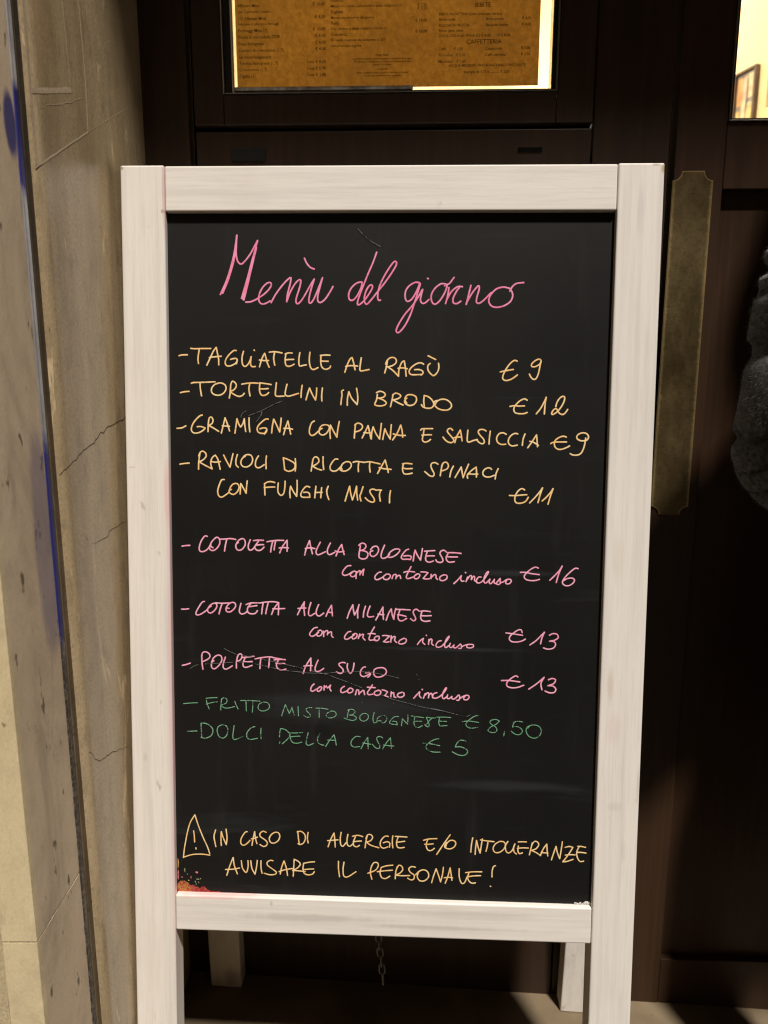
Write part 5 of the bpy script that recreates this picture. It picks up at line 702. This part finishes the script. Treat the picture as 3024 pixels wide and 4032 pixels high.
def fingers(base, wrist_i, d, side, dn):
    d = Vector(d).normalized(); s = Vector(side).normalized(); dn = Vector(dn).normalized(); b = Vector(base)
    for k_, (o_, L_) in enumerate(((-.024, .062), (-.008, .072), (.008, .068), (.023, .052))):
        p_ = b + s * o_ + d * .028; i0 = len(bv)
        bv.append((tuple(p_), .0085)); bv.append((tuple(p_ + d * L_ * .45 + dn * .006), .0078)); bv.append((tuple(p_ + d * L_ * .8 + dn * .022), .0068))
        be.extend([(wrist_i, i0), (i0, i0+1), (i0+1, i0+2)])
    p_ = b - s * .030 - d * .004; i0 = len(bv)
    bv.append((tuple(p_), .010)); bv.append((tuple(p_ + d * .028 - s * .014 + dn * .008), .009)); bv.append((tuple(p_ + d * .050 - s * .012 + dn * .016), .0075)); be.extend([(wrist_i, i0), (i0, i0+1), (i0+1, i0+2)])
fingers(bv[11][0], 11, (.6, .6, -.25), (.1, .3, 1), (.7, -.2, 0)); fingers(bv[15][0], 15, (-.05, .1, -1), (.1, 1, .1), (-1, 0, 0))
skin = NT('skin', .55, .4); g = skin.noise(40); skin.col(skin.mix(skin.ramp(g, .3, .7), (.50, .30, .21), (.60, .38, .27))); skin.b.inputs['Subsurface Weight'].default_value = .1
fd = Vector((-.35, .93, 0)).normalized(); sd_ = Vector((-fd.y, fd.x, 0))
hc = Vector(w(.64, .795, 1.575))
def face(co):
    q = co - hc
    if q.length > .16: return 0
    a, b, c_ = q.dot(fd), q.dot(sd_), q.z
    if a < .02: return 0
    d_ = .022 * math.exp(-((b / .010) ** 2 + ((c_ + .012) / .020) ** 2))
    d_ -= .007 * math.exp(-(((abs(b) - .031) / .014) ** 2 + ((c_ - .012) / .012) ** 2))
    d_ += .005 * math.exp(-((b / .022) ** 2 + ((c_ + .048) / .008) ** 2)); return d_
skinned('body', bv, be, skin.m, per, 0, 2, face)
for s_ in (-1, 1):
    bm = bmesh.new(); bmesh.ops.create_uvsphere(bm, u_segments=16, v_segments=10, radius=.011); bmesh.ops.translate(bm, verts=bm.verts, vec=hc + fd * .068 + sd_ * .031 * s_ + Vector((0, 0, .012))); link('eye', bm, m_plain('eye_white', (.6, .58, .55), .2), per, True)
    bm = bmesh.new(); bmesh.ops.create_uvsphere(bm, u_segments=14, v_segments=10, radius=1); bmesh.ops.scale(bm, vec=(.011, .020, .032), verts=bm.verts); bmesh.ops.rotate(bm, verts=bm.verts, matrix=Matrix.Rotation(.35, 3, 'Z')); bmesh.ops.translate(bm, verts=bm.verts, vec=hc + sd_ * .079 * s_ - fd * .005); link('ear', bm, skin.m, per, True)
bm = bmesh.new(); bmesh.ops.create_icosphere(bm, subdivisions=4, radius=1)
for v in list(bm.verts):
    q = v.co
    if q.dot(fd) > .35 and q.z < .45 or q.z < -.75: bm.verts.remove(v)
for v in bm.verts: v.co = hc + Vector((0, 0, .030)) - fd * .008 + Vector((v.co.x * .092, v.co.y * .098, v.co.z * .096)) * (1 + .05 * noise.noise(v.co * 6))
link('hair', bm, m_plain('dark_brown_hair', (.035, .022, .014), .5, .4, 0, .5, 120), per, True)
# jacket: bunched fleece, thick sleeve folds
def folds(co):
    q = co; t = q.z * 34 + q.x * 22 - q.y * 10 + 2.4 * noise.noise(Vector((q.x * 8, q.y * 8, q.z * 5)))
    t2 = q.z * 58 - q.x * 46 + 3.0 * noise.noise(q * 9 + Vector((2, 8, 4)))
    k1 = .4 + 1.1 * abs(noise.noise(q * 6 + Vector((7, 1, 3))))
    return -.018 * k1 * math.exp(-(math.sin(t) / .30) ** 2) - .009 * math.exp(-(math.sin(t2) / .25) ** 2) + .006 + noise.noise(q * 14) * .007
jv = [(w(.70,.79,.78), (.165,.135)), (w(.70,.79,.97), (.16,.13)), (w(.70,.78,1.15), (.17,.135)), (w(.70,.78,1.23), (.13,.11)), (w(.685,.78,1.36), .070),
      (w(.545,.77,1.265), .075), (w(.442,.748,1.185), .078), (w(.432,.742,1.07), .064), (w(.418,.736,.975), .068), (w(.440,.748,.93), .062), (w(.50,.80,.90), .050), (w(.53,.835,.89), .044),
      (w(.84,.80,1.25), .075), (w(.875,.80,1.18), .07), (w(.885,.80,1.05), .066), (w(.875,.84,.91), .056), (w(.87,.853,.82), .050)]
je = [(0,1),(1,2),(2,3),(3,4),(3,5),(5,6),(6,7),(7,8),(8,9),(9,10),(10,11),(3,12),(12,13),(13,14),(14,15),(15,16)]
M_fl = m_fleece('dark_grey_fleece', (.030, .028, .025), (.115, .106, .097))
jk = skinned('jacket', jv, je, M_fl, per, 0, 4, folds)
# fleece pile: short fibres standing on the sleeve, part of the jacket mesh
bm = bmesh.new(); bm.from_mesh(jk.data); bm.normal_update(); rf = random.Random(11)
sl_ = [f for f in bm.faces if f.calc_center_median().x < -.12 and f.calc_center_median().z > .70]
tot = sum(f.calc_area() for f in sl_)
for f in sl_:
    k_ = f.calc_area() / tot * 42000; k_ = int(k_) + (rf.random() < k_ - int(k_)); vc_ = [v.co.copy() for v in f.verts]; nf = f.normal.copy()
    for _ in range(k_):
        a_, b_ = rf.random(), rf.random(); p_ = vc_[0].lerp(vc_[1], a_).lerp(vc_[-1].lerp(vc_[2 if len(vc_) > 3 else 1], a_), b_)
        rv = Vector((rf.uniform(-1, 1), rf.uniform(-1, 1), rf.uniform(-1.3, .6))); dirn = (nf * .9 + rv * .8).normalized(); sdv = dirn.cross(rv).normalized() * .00028
        L_ = rf.uniform(.0025, .0055); tip = p_ + dirn * L_ + rv * .0009
        bm.faces.new((bm.verts.new(p_ + sdv), bm.verts.new(p_ - sdv), bm.verts.new(tip)))
bm.to_mesh(jk.data); bm.free()
tv = [(w(.70,.79,.84), (.145,.125)), (w(.62,.79,.72), .098), (w(.585,.80,.43), .074), (w(.575,.79,.09), .064), (w(.77,.79,.72), .098), (w(.78,.80,.43), .072), (w(.78,.79,.09), .062)]
skinned('trousers', tv, [(0,1),(1,2),(2,3),(0,4),(4,5),(5,6)], m_fleece('black_trousers', (.008, .008, .009), (.016, .016, .018)), per, 0, 2)
for x in (.57, .775):
    sv = [(w(x + .008, .765, .035), .042), (w(x - .015, .83, .03), .042), (w(x - .035, .90, .025), .034)]
    skinned('shoe', sv, [(0,1),(1,2)], m_plain('black_shoe', (.01, .01, .01), .4), per, 0, 2)
